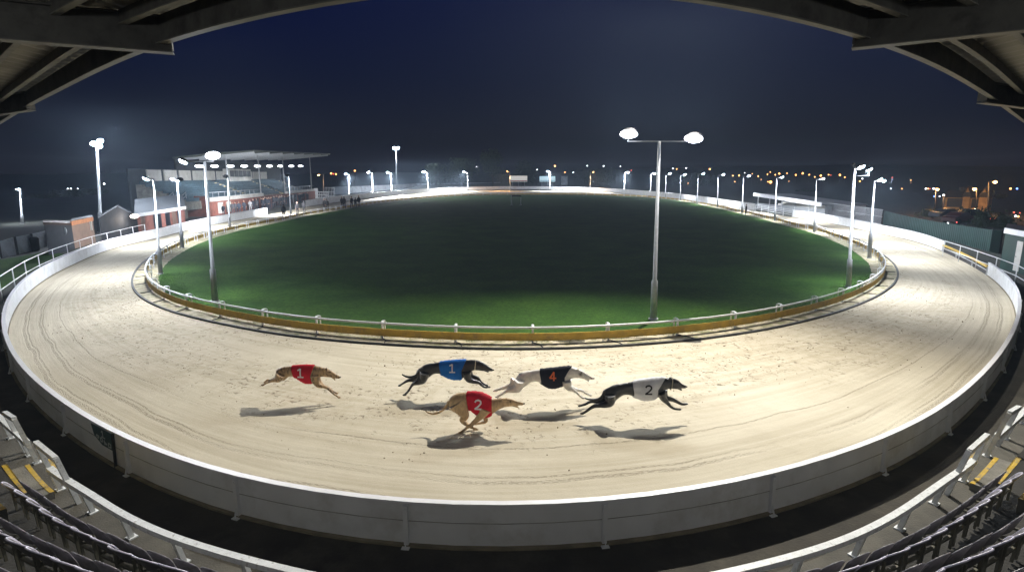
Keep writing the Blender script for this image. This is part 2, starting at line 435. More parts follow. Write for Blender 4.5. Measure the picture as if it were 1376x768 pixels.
# yellow gate with rail in the gap of the right bend
gp=piece(outer,Gf(1329,352),Gf(1268,323.5)); gp=resample(gp,step=.5); go=[Vector((d.y,-d.x,0)) for d in tangents(gp)]
t=thing('track_gate','low yellow barrier closing the gap in the boards on the right bend','barrier',gp[len(gp)//2])
m_=MB(); m_.tube([p+Vector((0,0,.50)) for p in gp],.085,10); m_.build('yellow_beam',M['yellow'],t)
m_=MB(); m_.tube([p+Vector((0,0,.28)) for p in gp],.035,8); m_.build('lower_rail',M['galv'],t)
m_=MB(); m_.sweep([[p+o*.05+Vector((0,0,.0)),p+o*.1+Vector((0,0,.0)),p+o*.1+Vector((0,0,.2)),p+o*.05+Vector((0,0,.2))] for p,o in zip(gp,go)]); m_.build('kick_board',M['darksteel'],t)
for k in (0,len(gp)//3,2*len(gp)//3,len(gp)-1):
    m_=MB(); m_.box(gp[k]+Vector((0,0,.27)),(.09,.09,.54)); m_.build('post',M['galv'],t)
gp2=piece(outer,Gf(1066,281.8),Gf(1014.6,273.7)); gp2=resample(gp2,step=1)
t=thing('track_gate','long low slatted gate across the track entrance before the small roofed shelter','gate',gp2[len(gp2)//2])
m_=MB()
for z in (.35,.6,.85,1.1): m_.tube([p+Vector((0,0,z)) for p in gp2],.035,6)
m_.build('rail',M['galv'],t)
for k in range(0,len(gp2),3):
    m_=MB(); m_.box(gp2[k]+Vector((0,0,.6)),(.09,.09,1.2)); m_.build('post',M['galv'],t)

# railings behind the boards
def railing(P,label,h,step,rails=(1.0,),name='railing',mt=None,r=.025,group='white railings behind the boards'):
    P=resample(P,step=step); t=thing(name,label,'railing',P[len(P)//2],group)
    m_=MB()
    for f in rails: m_.tube([p+Vector((0,0,h*f)) for p in P],r,6)
    m_.build('rail',mt or M['white_rail'],t)
    mb=MB(); mb.tube([(0,0,0),(0,0,h)],r*1.1,6); pr=None
    for p in P[:90]:
        if pr is None: o=mb.build('post',mt or M['white_rail']); pr=o.data
        else: o=bpy.data.objects.new('post',pr); COL.objects.link(o)
        o.parent=t; o.location=p-t.location
    return t
Hh=1.25
rl=[(0,371),(35,350),(68,336),(96,326.5),(122,318),(152,311),(180,304.5),(194,301.5)]
pts=[]
for x,y in rl: q=G(x,y,Hh); pts.append(Vector((q.x,q.y,0)))
d0=(pts[0]-pts[1]).normalized(); pts=[pts[0]+d0*9,pts[0]+d0*4]+pts
railing(spline(pts,False,6),'white tubular railing on the grass behind the boards on the left bend',Hh,2.9,(1.0,.5))
rr=[(1269.5,323.7),(1300,333),(1336,345),(1361,353.4),(1376,361)]
pts=[]
for x,y in rr: q=G(x,y,1.15); pts.append(Vector((q.x,q.y,0)))
d0=(pts[-1]-pts[-2]).normalized(); pts+= [pts[-1]+d0*5]
railing(spline(pts,False,6),'white tubular railing behind the yellow gate near the green hut',1.15,3.0,(1.0,.5))

# ------------------------------------------------------------------ inner running rail
M['board_yellow']=pbr('yellow_board',(.60,.38,.045),.55,.15,3,dirt=(.26,.19,.08),dscale=2.2,dthr=(.5,.8))
def inner_rail():
    P=resample(rail,step=.6,closed=True); T=tangents(P,True); out=[Vector((d.y,-d.x,0)) for d in T]
    t=thing('running_rail','white inner running rail with a yellow board beneath, ringing the green infield','rail',rail[nearest(rail,G(690,459))])
    m_=MB(); m_.tube([p+o*.03+Vector((0,0,.60)) for p,o in zip(P,out)],.042,8,closed=True); m_.build('top_rail',M['white_rail'],t)
    m_=MB(); m_.sweep([[p+o*a+Vector((0,0,z)) for a,z in ((.035,.12),(.07,.12),(.07,.40),(.035,.40))] for p,o in zip(P,out)],closed=True); m_.build('yellow_board',M['board_yellow'],t)
    m_=MB(); K=offset(P,-.74,True); KT=tangents(K,True)
    m_.sweep([[k+Vector((d.y,-d.x,0))*a+Vector((0,0,z)) for a,z in ((-.05,-.01),(.05,-.01),(.05,.07),(-.05,.07))] for k,d in zip(K,KT)],closed=True); m_.build('lure_track',M['black'],t)
    # post with its bent bracket
    mb=MB(); mb.box((0,0,.28),(.07,.06,.58)); arc=[(0,-.03+.0,.60)]+[(0,.10-.13*cos(a),.60+.065*sin(a)) for a in [pi*k/8 for k in range(9)]]+[(0,.23,.47)]
    mb.tube(arc[1:],[(.05,.025)]*9+[(.04,.02)],8)
    mb.box((0,.23,.24),(.04,.04,.48))
    fb=MB(); fb.tube([(0,-.05,.05),(.25,-.25,.03),(.35,-.6,.02)],.022,6)
    Q=resample(rail,step=2.83,closed=True); TT=tangents(Q,True)
    order=sorted(range(len(Q)),key=lambda i:Q[i].length); rest=MB(); pm=fm=None
    for c,i in enumerate(order):
        p=Q[i]; d=TT[i]; rz=atan2(d.y,d.x)
        if c<98:
            if pm is None: o=mb.build('post',M['white_rail']); pm=o.data; o2=fb.build('stay',M['black']); fm=o2.data
            else:
                o=bpy.data.objects.new('post',pm); COL.objects.link(o)
                o2=None
                if c<26: o2=bpy.data.objects.new('stay',fm); COL.objects.link(o2)
            o.parent=t; o.location=p-t.location; o.rotation_euler=(0,0,rz)
            if o2 is not None: o2.parent=o
        else:
            MM=Matrix.Translation(p)@Matrix.Rotation(rz,4,'Z'); rest.add([MM@Vector(v) for v in mb.v],mb.f,0)
    if rest.v: tag(rest.build('far_post',M['white_rail'],t),kind='stuff')
inner_rail()

# ------------------------------------------------------------------ floodlight poles
LIGHTS=[]
SPILL=.9
FWD=1500
HAZE=.0007
ROOFP=92
M['lamp']=emit('lamp_lens',(.80,.88,1.0),1500)
M['lamp_dim']=emit('lamp_lens_small',(.85,.9,1.0),40)
M['lamp_orange']=emit('sodium_lens',(1.0,.5,.16),30)
def spot(loc,aim,power,cone=130,col=(.93,.95,1.0),blend=1.0,size=.12):
    l=bpy.data.lights.new('floodlight_or_added_beam','SPOT'); l.energy=power; l.spot_size=radians(cone); l.spot_blend=blend; l.color=col; l.shadow_soft_size=size
    o=bpy.data.objects.new('floodlight_or_added_beam',l); COL.objects.link(o); o.location=loc
    o.rotation_euler=(Vector(aim)-Vector(loc)).to_track_quat('-Z','Y').to_euler(); LIGHTS.append(o); return o
def glow(loc,power,col=(.86,.91,1.0)):
    l=bpy.data.lights.new('floodlight_spill','POINT'); l.energy=power; l.color=col; l.shadow_soft_size=.12
    o=bpy.data.objects.new('floodlight_spill',l); COL.objects.link(o); o.location=loc
def head(parent,c,w,aim,lit,dim=False,r_=.0,orange=False):
    """flat floodlight head; its lens looks towards aim"""
    c=Vector(c); q=(Vector(aim)-c).to_track_quat('-Z','Y').to_matrix().to_4x4()
    h=MB(); T=q
    n=14; ring0=[Vector((w*.5*cos(2*pi*k/n),w*.32*sin(2*pi*k/n),0)) for k in range(n)]
    top=[Vector((v.x*.75,v.y*.7,w*.22)) for v in ring0]; 
    vs=[c+T.to_3x3()@v for v in ring0+top]
    h.add(vs,[(k,(k+1)%n,n+(k+1)%n,n+k) for k in range(n)]+[tuple(range(n,2*n)),tuple(reversed(range(n)))])
    hd=h.build('lamp_head',M['darksteel'],parent)
    if lit:
        l=MB(); vs=[c+T.to_3x3()@(Vector((v.x*.9,v.y*.88,-.012))) for v in ring0]+[c+T.to_3x3()@(Vector((v.x*.65,v.y*.6,-w*.10))) for v in ring0]
        l.add(vs,[(k,(k+1)%n,n+(k+1)%n,n+k) for k in range(n)]+[tuple(range(n,2*n)),tuple(reversed(range(n)))])
        ob=l.build('lens',M['lamp_orange'] if orange else (M['lamp_dim'] if dim else M['lamp']),hd,loc=parent.location); 
        ob.location=(0,0,0)
    return hd
POLE_N=0
def pole(label,base,top,heads,r=.09,collar=None,bar=True,power=800,cone=125,group='floodlight poles round the inside of the track',tr=None,footY=None,name='floodlight_pole',cat='floodlight',reach=1.0,aimd=3.0,mt=None,col=(.93,.95,1.0)):
    """base, top pixel; heads: (px,py,width_px,lit,kind,power factor)"""
    b=G(*base) if footY is None else AT(*base,footY)
    if footY is None: b.z=0
    Y=b.y; tp=AT(*top,Y)
    t=thing(name,label,cat,b,group)
    m_=MB(); L=(tp-b)
    c0=.22
    if collar is not None: c0=(AT(*collar,Y).z-b.z)/L.z
    m_.tube([b,b+L*c0,b+L*(c0+.012),b+L*1.0],[r*1.55,r*1.45,r*.95,r*.62],12)
    m_.build('pole',mt or M['galv'],t)
    m_=MB(); m_.tube([b,b+Vector((0,0,.06))],r*2.2,12); m_.build('base_plate',mt or M['galv'],t)
    hp=[]
    for h in heads:
        c=AT(h[0],h[1],Y); hp.append(c)
    if bar and hp:
        a=min([c.x for c in hp]+[tp.x]); e=max([c.x for c in hp]+[tp.x])
        m_=MB(); m_.bar((a,Y,tp.z),(e,Y,tp.z),.05,.05)
        for c in hp: m_.bar((c.x,Y,tp.z),(c.x,Y,c.z),.04,.04)
        m_.build('crossbar',mt or M['galv'],t)
    for h,c in zip(heads,hp):
        w=h[2]*Y/F
        out=outer[nearest(outer,b)]; q=Vector((out.x-b.x,out.y-b.y,0)); q.normalize()
        if h[4]=='cam': aim=c+Vector((-.10*c.x,-1.2*1,-1.35))
        elif h[4]=='away': aim=c+Vector((c.x,c.y,0)).normalized()*1.0+q*.5+Vector((0,0,-.8))
        elif h[4]=='side': aim=c+q*.9+Vector((0,0,-1.6))
        elif h[4]=='down': aim=c+q*.35+Vector((0,0,-1.6))
        else: aim=c+Vector(h[4])
        head(t,c,w,aim,h[3],dim=h[5]<.5,orange=len(h)>6)
        if h[3] and h[5]>0:
            d=(aim-c).normalized()
            if h[4]=='cam': fd=Vector((-c.x,-c.y,c.y*.38)).normalized(); spot(c+fd*(w*.35+.25),c+fd*6,FWD*(1 if c.x>0 else .6) if name=='floodlight_pole' else FWD*1.0,172,size=.15,blend=.4,col=(.78,.88,1.0))  # extra wide spot added for mist glow, beyond the head's main beam
            spot(c+d*(w*.12+.12),c+d*5,power*h[5],cone,size=max(.05,w*.3),col=(1,.6,.28) if len(h)>6 else col)
    return t
PW=2600
pole('tall floodlight pole at the near rail with two blazing lamps on a long crossbar',(878,429),(886,190),[(845,180,25,True,'cam',.2),(932,186,26,True,'cam',.2)],r=.095,collar=(879.5,378),power=PW)
pole('tall floodlight pole left of the infield with one blazing lamp and one flat lamp',(289,405),(275,217),[(286,209,21,True,'cam',.22),(246,217,18,True,'side',.5)],r=.09,collar=(284,362),power=PW)
pole('floodlight pole at the left bend of the rail with one lamp facing left',(216,368),(206.5,240),[(196,240,13,True,'side',.9)],r=.08,collar=(213,334),power=PW)
pole('floodlight pole with a pair of lamps turned away behind the left bend',(245,333),(238,243),[(231,241.5,9,True,'away',1.6),(242,241,9,True,'away',1.2)],r=.10,collar=(242.5,312),power=PW)
pole('slim pole with its lamp turned away before the brick end of the far stand',(309,309),(306,238),[(303,237,8,True,'away',3.5)],r=.09,collar=(308,292),power=PW)
pole('slim pole standing beside the dark figures before the far stand',(391,290.5),(388,236),[(386,235.5,6,True,'away',9)],r=.09,power=PW)
pole('tall floodlight pole at the right end of the infield with one flat white lamp',(1140,386),(1148.5,224),[(1157,224.5,15,True,'side',1.2),(1147,221,8,False,'side',0)],r=.085,collar=(1142.5,349),power=PW)
pole('floodlight pole hidden closely behind the tall right hand pole, with a slim lamp',(1143,327),(1146,236),[(1168,227.5,13,True,'side',1.0)],r=.09,power=PW)
pole('floodlight pole nearest the right bend of the rail with a pair of small lamps',(1168,347),(1175,243),[(1183,241,9,True,'side',.8),(1188,243,6,True,'side',.5)],r=.085,collar=(1171,315),power=PW)
ring=[(874,263,874.6,233,879,233),(894,265.8,895,235,900,233),(914,270,914.6,235,920,234.5),(936.7,275,938,234,945,233),(964,278.5,965,235,972,234),(997,286.8,999,237,1006,236),(1041,296.5,1043.7,239,1051,237.5),(1094,312,1097,241,1106,239.5)]
names=['furthest','seventh','sixth','fifth','fourth','third','second','first']
for k,(bx,by,tx,ty,hx,hy) in enumerate(ring):
    pole('slim floodlight pole right of the infield, %s from the tall right pole'%names[k],(bx,by),(tx,ty),[(hx,hy,6.5 if k>4 else 5,True,'side',3.2)],r=.09,power=PW)
far=[(469.5,266,469,234,464.5,233.5,0),(501,264.5,500,232.5,495,231.5,0),(526.5,262.5,525.6,232.5,520.5,231.5,0),(575.6,258.8,574,231.5,569.5,231,0),(629,257.4,628,231,624,230.5,0),(686,257,685,230.5,682,229.8,1),(739,257,738.7,230.5,735.8,230,0),(793,257.4,793.6,231.5,797,231,1),(838.7,258.5,839.5,231.5,843.5,231.5,0)]
fn=['first','second','third','fourth','fifth','sixth','seventh','eighth','ninth']
for k,(bx,by,tx,ty,hx,hy,o) in enumerate(far):
    h=(hx,hy,4.5,True,'side',5 if o else (30 if k<3 else 24.0))+((1,) if o else ())
    pole('slim floodlight pole at the far end of the rail, %s from the left'%fn[k],(bx,by),(tx,ty),[h],r=.11,power=PW*1.2,cone=158)
pole('street lamp with a small orange lamp by the white gates beside the far stand',(435,262),(434.6,234.5),[(428,235,5,True,'down',.5,1)],r=.14,power=900,group='lamps outside the boards',name='street_lamp',cat='street lamp')
# masts outside the track
pole('tall floodlight mast at the back left above the dark sheds, several lamps blazing',(136,312),(130,192),[(126,193,10,True,'cam',1.6),(134.5,189.5,9,True,'cam',1.0),(133.5,196.5,9,True,'cam',1.0)],r=.16,power=2600,group='tall floodlight masts outside the track',name='floodlight_mast',cone=150)
pole('tall floodlight mast far behind the boards on the left with a single bright lamp cluster',(533,252.5),(532,198),[(529.5,199,6,True,'cam',2.5),(534.5,199,6,True,'cam',2.5)],r=.28,power=2600,group='tall floodlight masts outside the track',name='floodlight_mast',cone=150)
pole('small street lamp alone at the far left edge above the white hoardings',(30,300),(27,255),[(24.5,254,6,True,'down',.8)],r=.12,power=1500,group='lamps outside the boards',name='street_lamp',cat='street lamp')

# added spots without fixtures, above the frame: hounds' shadows and fill on the bends
spot((8.5,27.5,19.0),(1.2,12.0,0),40000,88,(1,.945,.84),1.0,.07)
spot((-15.0,34.0,19.0),(-14,20,0),5000,64,(1,.945,.82),1.0,.14)
spot((24.0,34.0,19.0),(17,19,0),7500,60,(1,.945,.82),1.0,.14)
# ------------------------------------------------------------------ greyhounds
def coat(name,base,dark=None,patches=(),brindle=0,rough=.45,back=None):
    m,nt,b,N,L=mat(name); b.inputs['Roughness'].default_value=rough
    b.inputs['Sheen Weight'].default_value=.15
    tc=N.new('ShaderNodeTexCoord'); P=tc.outputs['Object']
    def col(c):
        r=N.new('ShaderNodeRGB'); r.outputs[0].default_value=tuple(c)+(1,); return r.outputs[0]
    nz=N.new('ShaderNodeTexNoise'); nz.inputs['Scale'].default_value=9; nz.inputs['Detail'].default_value=5; L.new(P,nz.inputs['Vector'])
    def mixf(f,a,c):
        q=N.new('ShaderNodeMix'); q.data_type='RGBA'; L.new(f,q.inputs['Factor']); L.new(a,q.inputs['A']); L.new(c,q.inputs['B']); return q.outputs['Result']
    def rng(s,a,b_,c=0,d=1):
        r=N.new('ShaderNodeMapRange'); r.inputs['From Min'].default_value=a; r.inputs['From Max'].default_value=b_; r.inputs['To Min'].default_value=c; r.inputs['To Max'].default_value=d; L.new(s,r.inputs['Value']); return r.outputs['Result']
    out=mixf(rng(nz.outputs['Fac'],.35,.65),col(base),col([c*1.25 for c in base]))
    if brindle:
        mp=N.new('ShaderNodeMapping'); mp.inputs['Scale'].default_value=(1,.25,.35); mp.inputs['Rotation'].default_value=(0,.4,0); L.new(P,mp.inputs['Vector'])
        n2=N.new('ShaderNodeTexNoise'); n2.inputs['Scale'].default_value=22; n2.inputs['Detail'].default_value=3; n2.inputs['Distortion'].default_value=.6; L.new(mp.outputs[0],n2.inputs['Vector'])
        f=rng(n2.outputs['Fac'],.48,.62,0,brindle); out=mixf(f,out,col(dark))
    for (c,r,cc) in patches:
        vm=N.new('ShaderNodeVectorMath'); vm.operation='DISTANCE'; L.new(P,vm.inputs[0]); vm.inputs[1].default_value=c
        ad=N.new('ShaderNodeMath'); ad.operation='MULTIPLY_ADD'; L.new(nz.outputs['Fac'],ad.inputs[0]); ad.inputs[1].default_value=.12; L.new(vm.outputs['Value'],ad.inputs[2])
        out=mixf(rng(ad.outputs[0],r+.02,r+.09,1,0),out,col(cc))
    L.new(out,b.inputs['Base Color'])
    n3=N.new('ShaderNodeTexNoise'); n3.inputs['Scale'].default_value=60; L.new(P,n3.inputs['Vector']); n4=N.new('ShaderNodeTexNoise'); n4.inputs['Scale'].default_value=7; L.new(P,n4.inputs['Vector'])
    ad=N.new('ShaderNodeMath'); ad.operation='MULTIPLY_ADD'; L.new(n4.outputs['Fac'],ad.inputs[0]); ad.inputs[1].default_value=3; L.new(n3.outputs['Fac'],ad.inputs[2])
    bp=N.new('ShaderNodeBump'); bp.inputs['Strength'].default_value=.35; bp.inputs['Distance'].default_value=.02; L.new(ad.outputs[0],bp.inputs['Height']); L.new(bp.outputs['Normal'],b.inputs['Normal'])
    return m
def cloth(name,c):
    return pbr(name,c,.75,.10,4,bump=.6,bscale=9,spec=.2)
M['eye']=pbr('dog_eye',(.01,.008,.006),.15,.1)
M['cream']=pbr('collar_cream',(.6,.55,.42),.6,.1)
DIGITS={'1':[[(-.30,.32),(.02,.5),(.02,-.5)],[(-.34,-.5),(.38,-.5)]],
        '2':[[(-.33,.28),(-.2,.46),(.05,.5),(.28,.38),(.3,.15),(.05,-.15),(-.36,-.48)],[(-.36,-.48),(.38,-.48)]],
        '4':[[(.12,-.5),(.12,.5),(-.36,-.18),(.38,-.18)]]}
def catmull1(vals,sub):
    return [ [v.x,v.y,v.z] for v in vals ]
def dog(label,z0,zs,ground,torso,headp,jaw,legs,tail,ear,eye,collar,coatm,jk,jmat,digit,dmat,dpos,dsize,wf,extra=None):
    """all traced coordinates are in a zoomed view: origin z0, scale zs; ground: pixel row (photo) of the plane the hound runs over"""
    def q(p): return (z0[0]+p[0]/zs, z0[1]+p[1]/zs)
    cx=q((sum(t[0] for t in torso)/len(torso),0))[0]
    g=G(cx,ground,0); Y0=g.y; mpp=(Y0*cos(PITCH)+5.2*sin(PITCH))/F/zs   # metres per zoomed pixel
    root=Vector((g.x,Y0,0))
    D=thing('greyhound',label,'greyhound',root,'greyhounds racing on the sand')
    def P(p,dy=0): x,y=q(p); return AT(x,y,Y0+dy)
    mb=MB()
    # torso, neck and head: one loft of ellipses (x, ytop, ybottom, half width factor)
    S=[]
    secs=[(t[0],t[1],t[2],t[3]) for t in torso+headp]
    A=[Vector((s[0],s[1],s[2])) for s in secs]; W=[s[3] for s in secs]
    A2=spline(A,False,4); W2=[]
    for i in range(len(W)-1):
        for k in range(4): W2.append(W[i]+(W[i+1]-W[i])*k/4)
    W2.append(W[-1])
    n=20; rings=[]; C=[]
    for a,wd in zip(A2,W2):
        tp,bt=P((a.x,a.y)),P((a.x,a.z)); c=(tp+bt)/2; hh=(tp.z-bt.z)/2*(1.04 if len(C)<40 else 1.10)+.006; C.append((c,hh,hh*wd))
    for i,(c,hh,hw) in enumerate(C):
        d=(C[min(i+1,len(C)-1)][0]-C[max(i-1,0)][0]); ang=atan2(d.z,d.x)*.0
        ring=[]
        for k in range(n):
            t=2*pi*k/n; ring.append(c+Vector((0,hw*cos(t),hh*sin(t))))
        rings.append(ring)
    mb.sweep(rings)
    # lower jaw
    mb.tube([P(p) for p,_ in jaw],[(r*mpp*.9,r*mpp) for _,r in jaw],10)
    for pts,side in legs:
        L=[]; Rr=[]
        for k,(x,y,r) in enumerate(pts):
            sp=.085 if k<2 else .075
            L.append((x,y,r,side*sp))
        A=[Vector((a[0],a[1],a[2])) for a in L]; A3=spline(A,False,4)
        ys=[]
        for i in range(len(L)-1):
            for k in range(4): ys.append(L[i][3]+(L[i+1][3]-L[i][3])*k/4)
        ys.append(L[-1][3])
        pp=[P((a.x,a.y),-yy) for a,yy in zip(A3,ys)]; rr=[]
        for k,a in enumerate(A3):
            r=a.z*mpp*(1.38 if k<6 else 1.5); lat=min(r*.8, .075+r*.25) if k<5 else r*.85
            rr.append((lat,r))
        mb_t=[(max(.021,a),max(.021,b)) for a,b in rr]
        mb.tube(pp,mb_t,12)
        # paw
        e=pp[-1]; d=(pp[-1]-pp[-3]).normalized()
        mb.sphere(e,1.0,10,sc=(max(.05,rr[-1][1]*1.8),.034,.03))
        for tt in (-1,0,1): mb.sphere(e+Vector((.028,tt*.014,-.008)),.016,8)
    A=[Vector((a[0],a[1],a[2])) for a in tail]; A3=spline(A,False,5)
    mb.tube([P((a.x,a.y),.02) for a in A3],[max(.016,a.z*mpp*1.4) for a in A3],8)
    for sy in (1,-1):
        e0,e1=P(ear[0],-sy*.045),P(ear[1],-sy*.06); mb.tube([e0,(e0+e1)/2+Vector((0,-sy*.01,.006)),e1],[(.016,.034),(.014,.036),(.011,.014)],8)
    o=mb.build('body',coatm,D,fix=True)
    me=o.data
    md=o.modifiers.new('r','REMESH'); md.mode='VOXEL'; md.voxel_size=.0135; md.use_smooth_shade=True
    sm=o.modifiers.new('s','SMOOTH'); sm.factor=.5; sm.iterations=3
    dg=bpy.context.evaluated_depsgraph_get(); nm=bpy.data.meshes.new_from_object(o.evaluated_get(dg)); o.modifiers.clear(); o.data=nm
    if not nm.materials: nm.materials.append(coatm)
    for p in nm.polygons: p.use_smooth=True
    for sy in (1,-1):
        # eye sits on the skull surface
        xe,ye=eye; c=P((xe,ye)); 
        i=min(range(len(C)),key=lambda k:abs(C[k][0].x-c.x)); cc,hh,hw=C[i]; f=max(-.9,min(.9,(c.z-cc.z)/hh))
        em=MB(); em.sphere(Vector((c.x,cc.y-sy*hw*sqrt(1-f*f)*.97,c.z)),.017,8); em.build('eye',M['eye'],D)
    # nose pad
    nm_=MB(); cN=C[-1][0]; nm_.sphere(cN+Vector((.012,0,.006)),.024,8,sc=(1,.9,.8)); nm_.build('nose',M['eye'],D)
    # racing jacket: an open shell over the ribcage, cut higher in front
    x0,x1,slope=jk
    rings=[]; 
    sel=[(c,hh,hw) for c,hh,hw in C if P((x0,0)).x-1e-6<=c.x<=P((x1+slope,0)).x+1e-6]
    fx0,fx1=P((x0,200)).x,P((x1,200)).x; sl=slope*mpp
    def surf(cx_,ang,off):
        # interpolate section at cx_
        j=0
        while j<len(C)-2 and C[j+1][0].x<cx_: j+=1
        a,b_=C[j],C[j+1]; t=(cx_-a[0].x)/max(b_[0].x-a[0].x,1e-6); t=max(0,min(1,t))
        c=a[0].lerp(b_[0],t); hh=a[1]+(b_[1]-a[1])*t+off; hw=a[2]+(b_[2]-a[2])*t+off
        return Vector((cx_,c.y+hw*cos(ang),c.z+hh*sin(ang)))
    NX,NA=26,28; O=[];I=[]
    for i in range(NX+1):
        ro,ri=[],[]
        for k in range(NA):
            ang=2*pi*k/NA; f=i/NX
            xe=fx1+sl*max(0,sin(ang)); xs=fx0+.02*sin(ang*2)
            x=xs+(xe-xs)*f
            wr=.004*sin(i*1.7+k*.9)+.003*sin(k*2.3-i*.8)
            fl=.006 if i in(0,NX) else 0
            ro.append(surf(x,ang,.022+wr+fl)); ri.append(surf(x,ang,.006))
        O.append(ro);I.append(ri)
    jm=MB(); vs=[p for r in O for p in r]+[p for r in I for p in r]; fs=[]; B=(NX+1)*NA
    for i in range(NX):
        for k in range(NA):
            k2=(k+1)%NA; fs.append((i*NA+k,i*NA+k2,(i+1)*NA+k2,(i+1)*NA+k)); fs.append((B+i*NA+k,B+(i+1)*NA+k,B+(i+1)*NA+k2,B+i*NA+k2))
    for k in range(NA):
        k2=(k+1)%NA
        for i in (0,NX): fs.append((i*NA+k,B+i*NA+k,B+i*NA+k2,i*NA+k2))
    jm.add(vs,fs,0,True); J=jm.build('racing_jacket',jmat,D)
    # number on the near flank
    dm=MB(); dc=P(dpos); sz=dsize*mpp
    def onj(u,v,off):
        x=dc.x+u*sz; z=dc.z+v*sz
        a=surf(x,-pi/2,0); j=min(range(len(C)),key=lambda k:abs(C[k][0].x-x)); cc,hh,hw=C[j]
        f=max(-.97,min(.97,(z-cc.z)/(hh+.022))); ang=pi+math.asin(-f)   # near side is -y
        ang=-(pi-math.asin(f)) ; 
        y=cc.y-(hw+.022)*sqrt(1-f*f)-off
        return Vector((x,y,z))
    for st in DIGITS[digit]:
        pl=[]
        for (a,b_),(c_,d_) in zip(st,st[1:]):
            for k in range(5): pl.append((a+(c_-a)*k/5,b_+(d_-b_)*k/5))
        pl.append(st[-1]); L3=[onj(u,v,.008) for u,v in pl]
        dm.tube(L3,[(sz*.085,.006)]*len(L3),8) if False else None
        for a,b_ in zip(L3,L3[1:]):
            e=(b_-a).normalized()*.004; dm.bar(a-e,b_+e,sz*.17,.008,up=(0,-1,.25))
    dm.build('number',dmat,J)
    if collar:
        x,cm=collar; cmb=MB(); rr=[]
        for xx in (x-6,x+6):
            rr.append(xx)
        ring=[]
        for k in range(20):
            ang=2*pi*k/20; ring.append(surf(P((x,150)).x+.015*sin(ang),ang,.012))
        cmb.tube(ring,[(.010,.024)]*20,6,closed=True); cmb.build('collar',cm,D)
    return D,C
WHT=pbr('number_white',(.75,.75,.75),.7,.05); ORG=pbr('number_orange',(.75,.16,.05),.7,.05); BLK=pbr('number_black',(.015,.015,.018),.7,.05)
fawn=coat('fawn_brindle_coat',(.34,.22,.105),(.09,.055,.028),brindle=.8)
fawn2=coat('sandy_fawn_coat',(.42,.28,.14),(.15,.09,.045),brindle=.35)
blackc=coat('black_coat',(.012,.012,.014),rough=.32)
J_red=cloth('jacket_red',(.50,.012,.028)); J_blue=cloth('jacket_blue',(.01,.13,.48)); J_black=cloth('jacket_black',(.016,.018,.03)); J_white=cloth('jacket_white',(.66,.66,.68))
d1=dog('fawn brindle greyhound in a red jacket, leftmost and last of the five hounds',(350,480),9.6,541,
  [(205,172,225,.55),(240,150,290,.62),(300,125,290,.62),(360,120,245,.6),(430,115,242,.58),(490,110,275,.52),(550,108,310,.50),(610,107,323,.50),(670,108,315,.5),(720,113,292,.5),(760,124,248,.6)],
  [(810,138,238,.62),(850,145,243,.66),(885,158,246,.66),(925,180,252,.6),(970,213,262,.6),(1022,243,270,.6)],
  [((880,215),22),((920,248),13),((968,292),8)],
  [([(265,215,62),(240,270,44),(185,290,24),(140,305,13),(100,318,10),(28,355,8)],1),([(265,210,50),(225,270,36),(165,290,18),(120,300,12),(90,290,10),(60,318,8)],-1),
   ([(700,230,52),(715,310,38),(755,362,24),(830,378,17),(880,405,14),(935,460,10),(1015,515,9)],1),([(715,230,45),(760,310,26),(810,365,18),(880,390,14),(930,430,9),(985,460,8)],-1)],
  [(212,185,12),(225,165,9),(235,145,7),(208,168,5)],((862,140),(820,165)),(905,178),None,fawn,(425,665,40),J_red,'1',WHT,(535,180),105,.5)
d2=dog('black greyhound in a blue jacket with a cream collar, second from the left',(530,475),9.6,534,
  [(330,190,290,.55),(380,155,335,.6),(440,135,300,.6),(510,125,256,.6),(580,115,252,.56),(650,104,285,.52),(720,97,312,.50),(790,92,322,.50),(860,88,315,.50),(920,85,280,.5),(975,86,222,.6)],
  [(1040,88,202,.62),(1090,95,205,.66),(1130,110,212,.66),(1175,138,215,.6),(1225,175,220,.6),(1272,202,222,.6)],
  [((1110,180),22),((1160,212),13),((1215,238),8)],
  [([(390,240,72),(375,320,52),(320,365,30),(245,388,18),(215,425,13),(180,480,12),(130,530,12)],1),([(360,250,60),(310,310,42),(250,335,22),(175,345,15),(120,375,11),(65,410,9)],-1),
   ([(935,230,62),(945,310,42),(1000,350,26),(1090,372,18),(1125,405,13),(1165,432,10),(1220,428,9)],1),([(945,230,50),(990,295,30),(1070,312,18),(1105,355,14),(1140,385,11),(1190,408,9)],-1)],
  [(335,195,18),(300,260,15),(250,295,14),(190,300,12),(140,288,10),(95,263,8)],((1068,95),(1030,112)),(1140,132),(1045,M['cream']),blackc,(590,870,60),J_blue,'1',WHT,(750,165),100,.5)
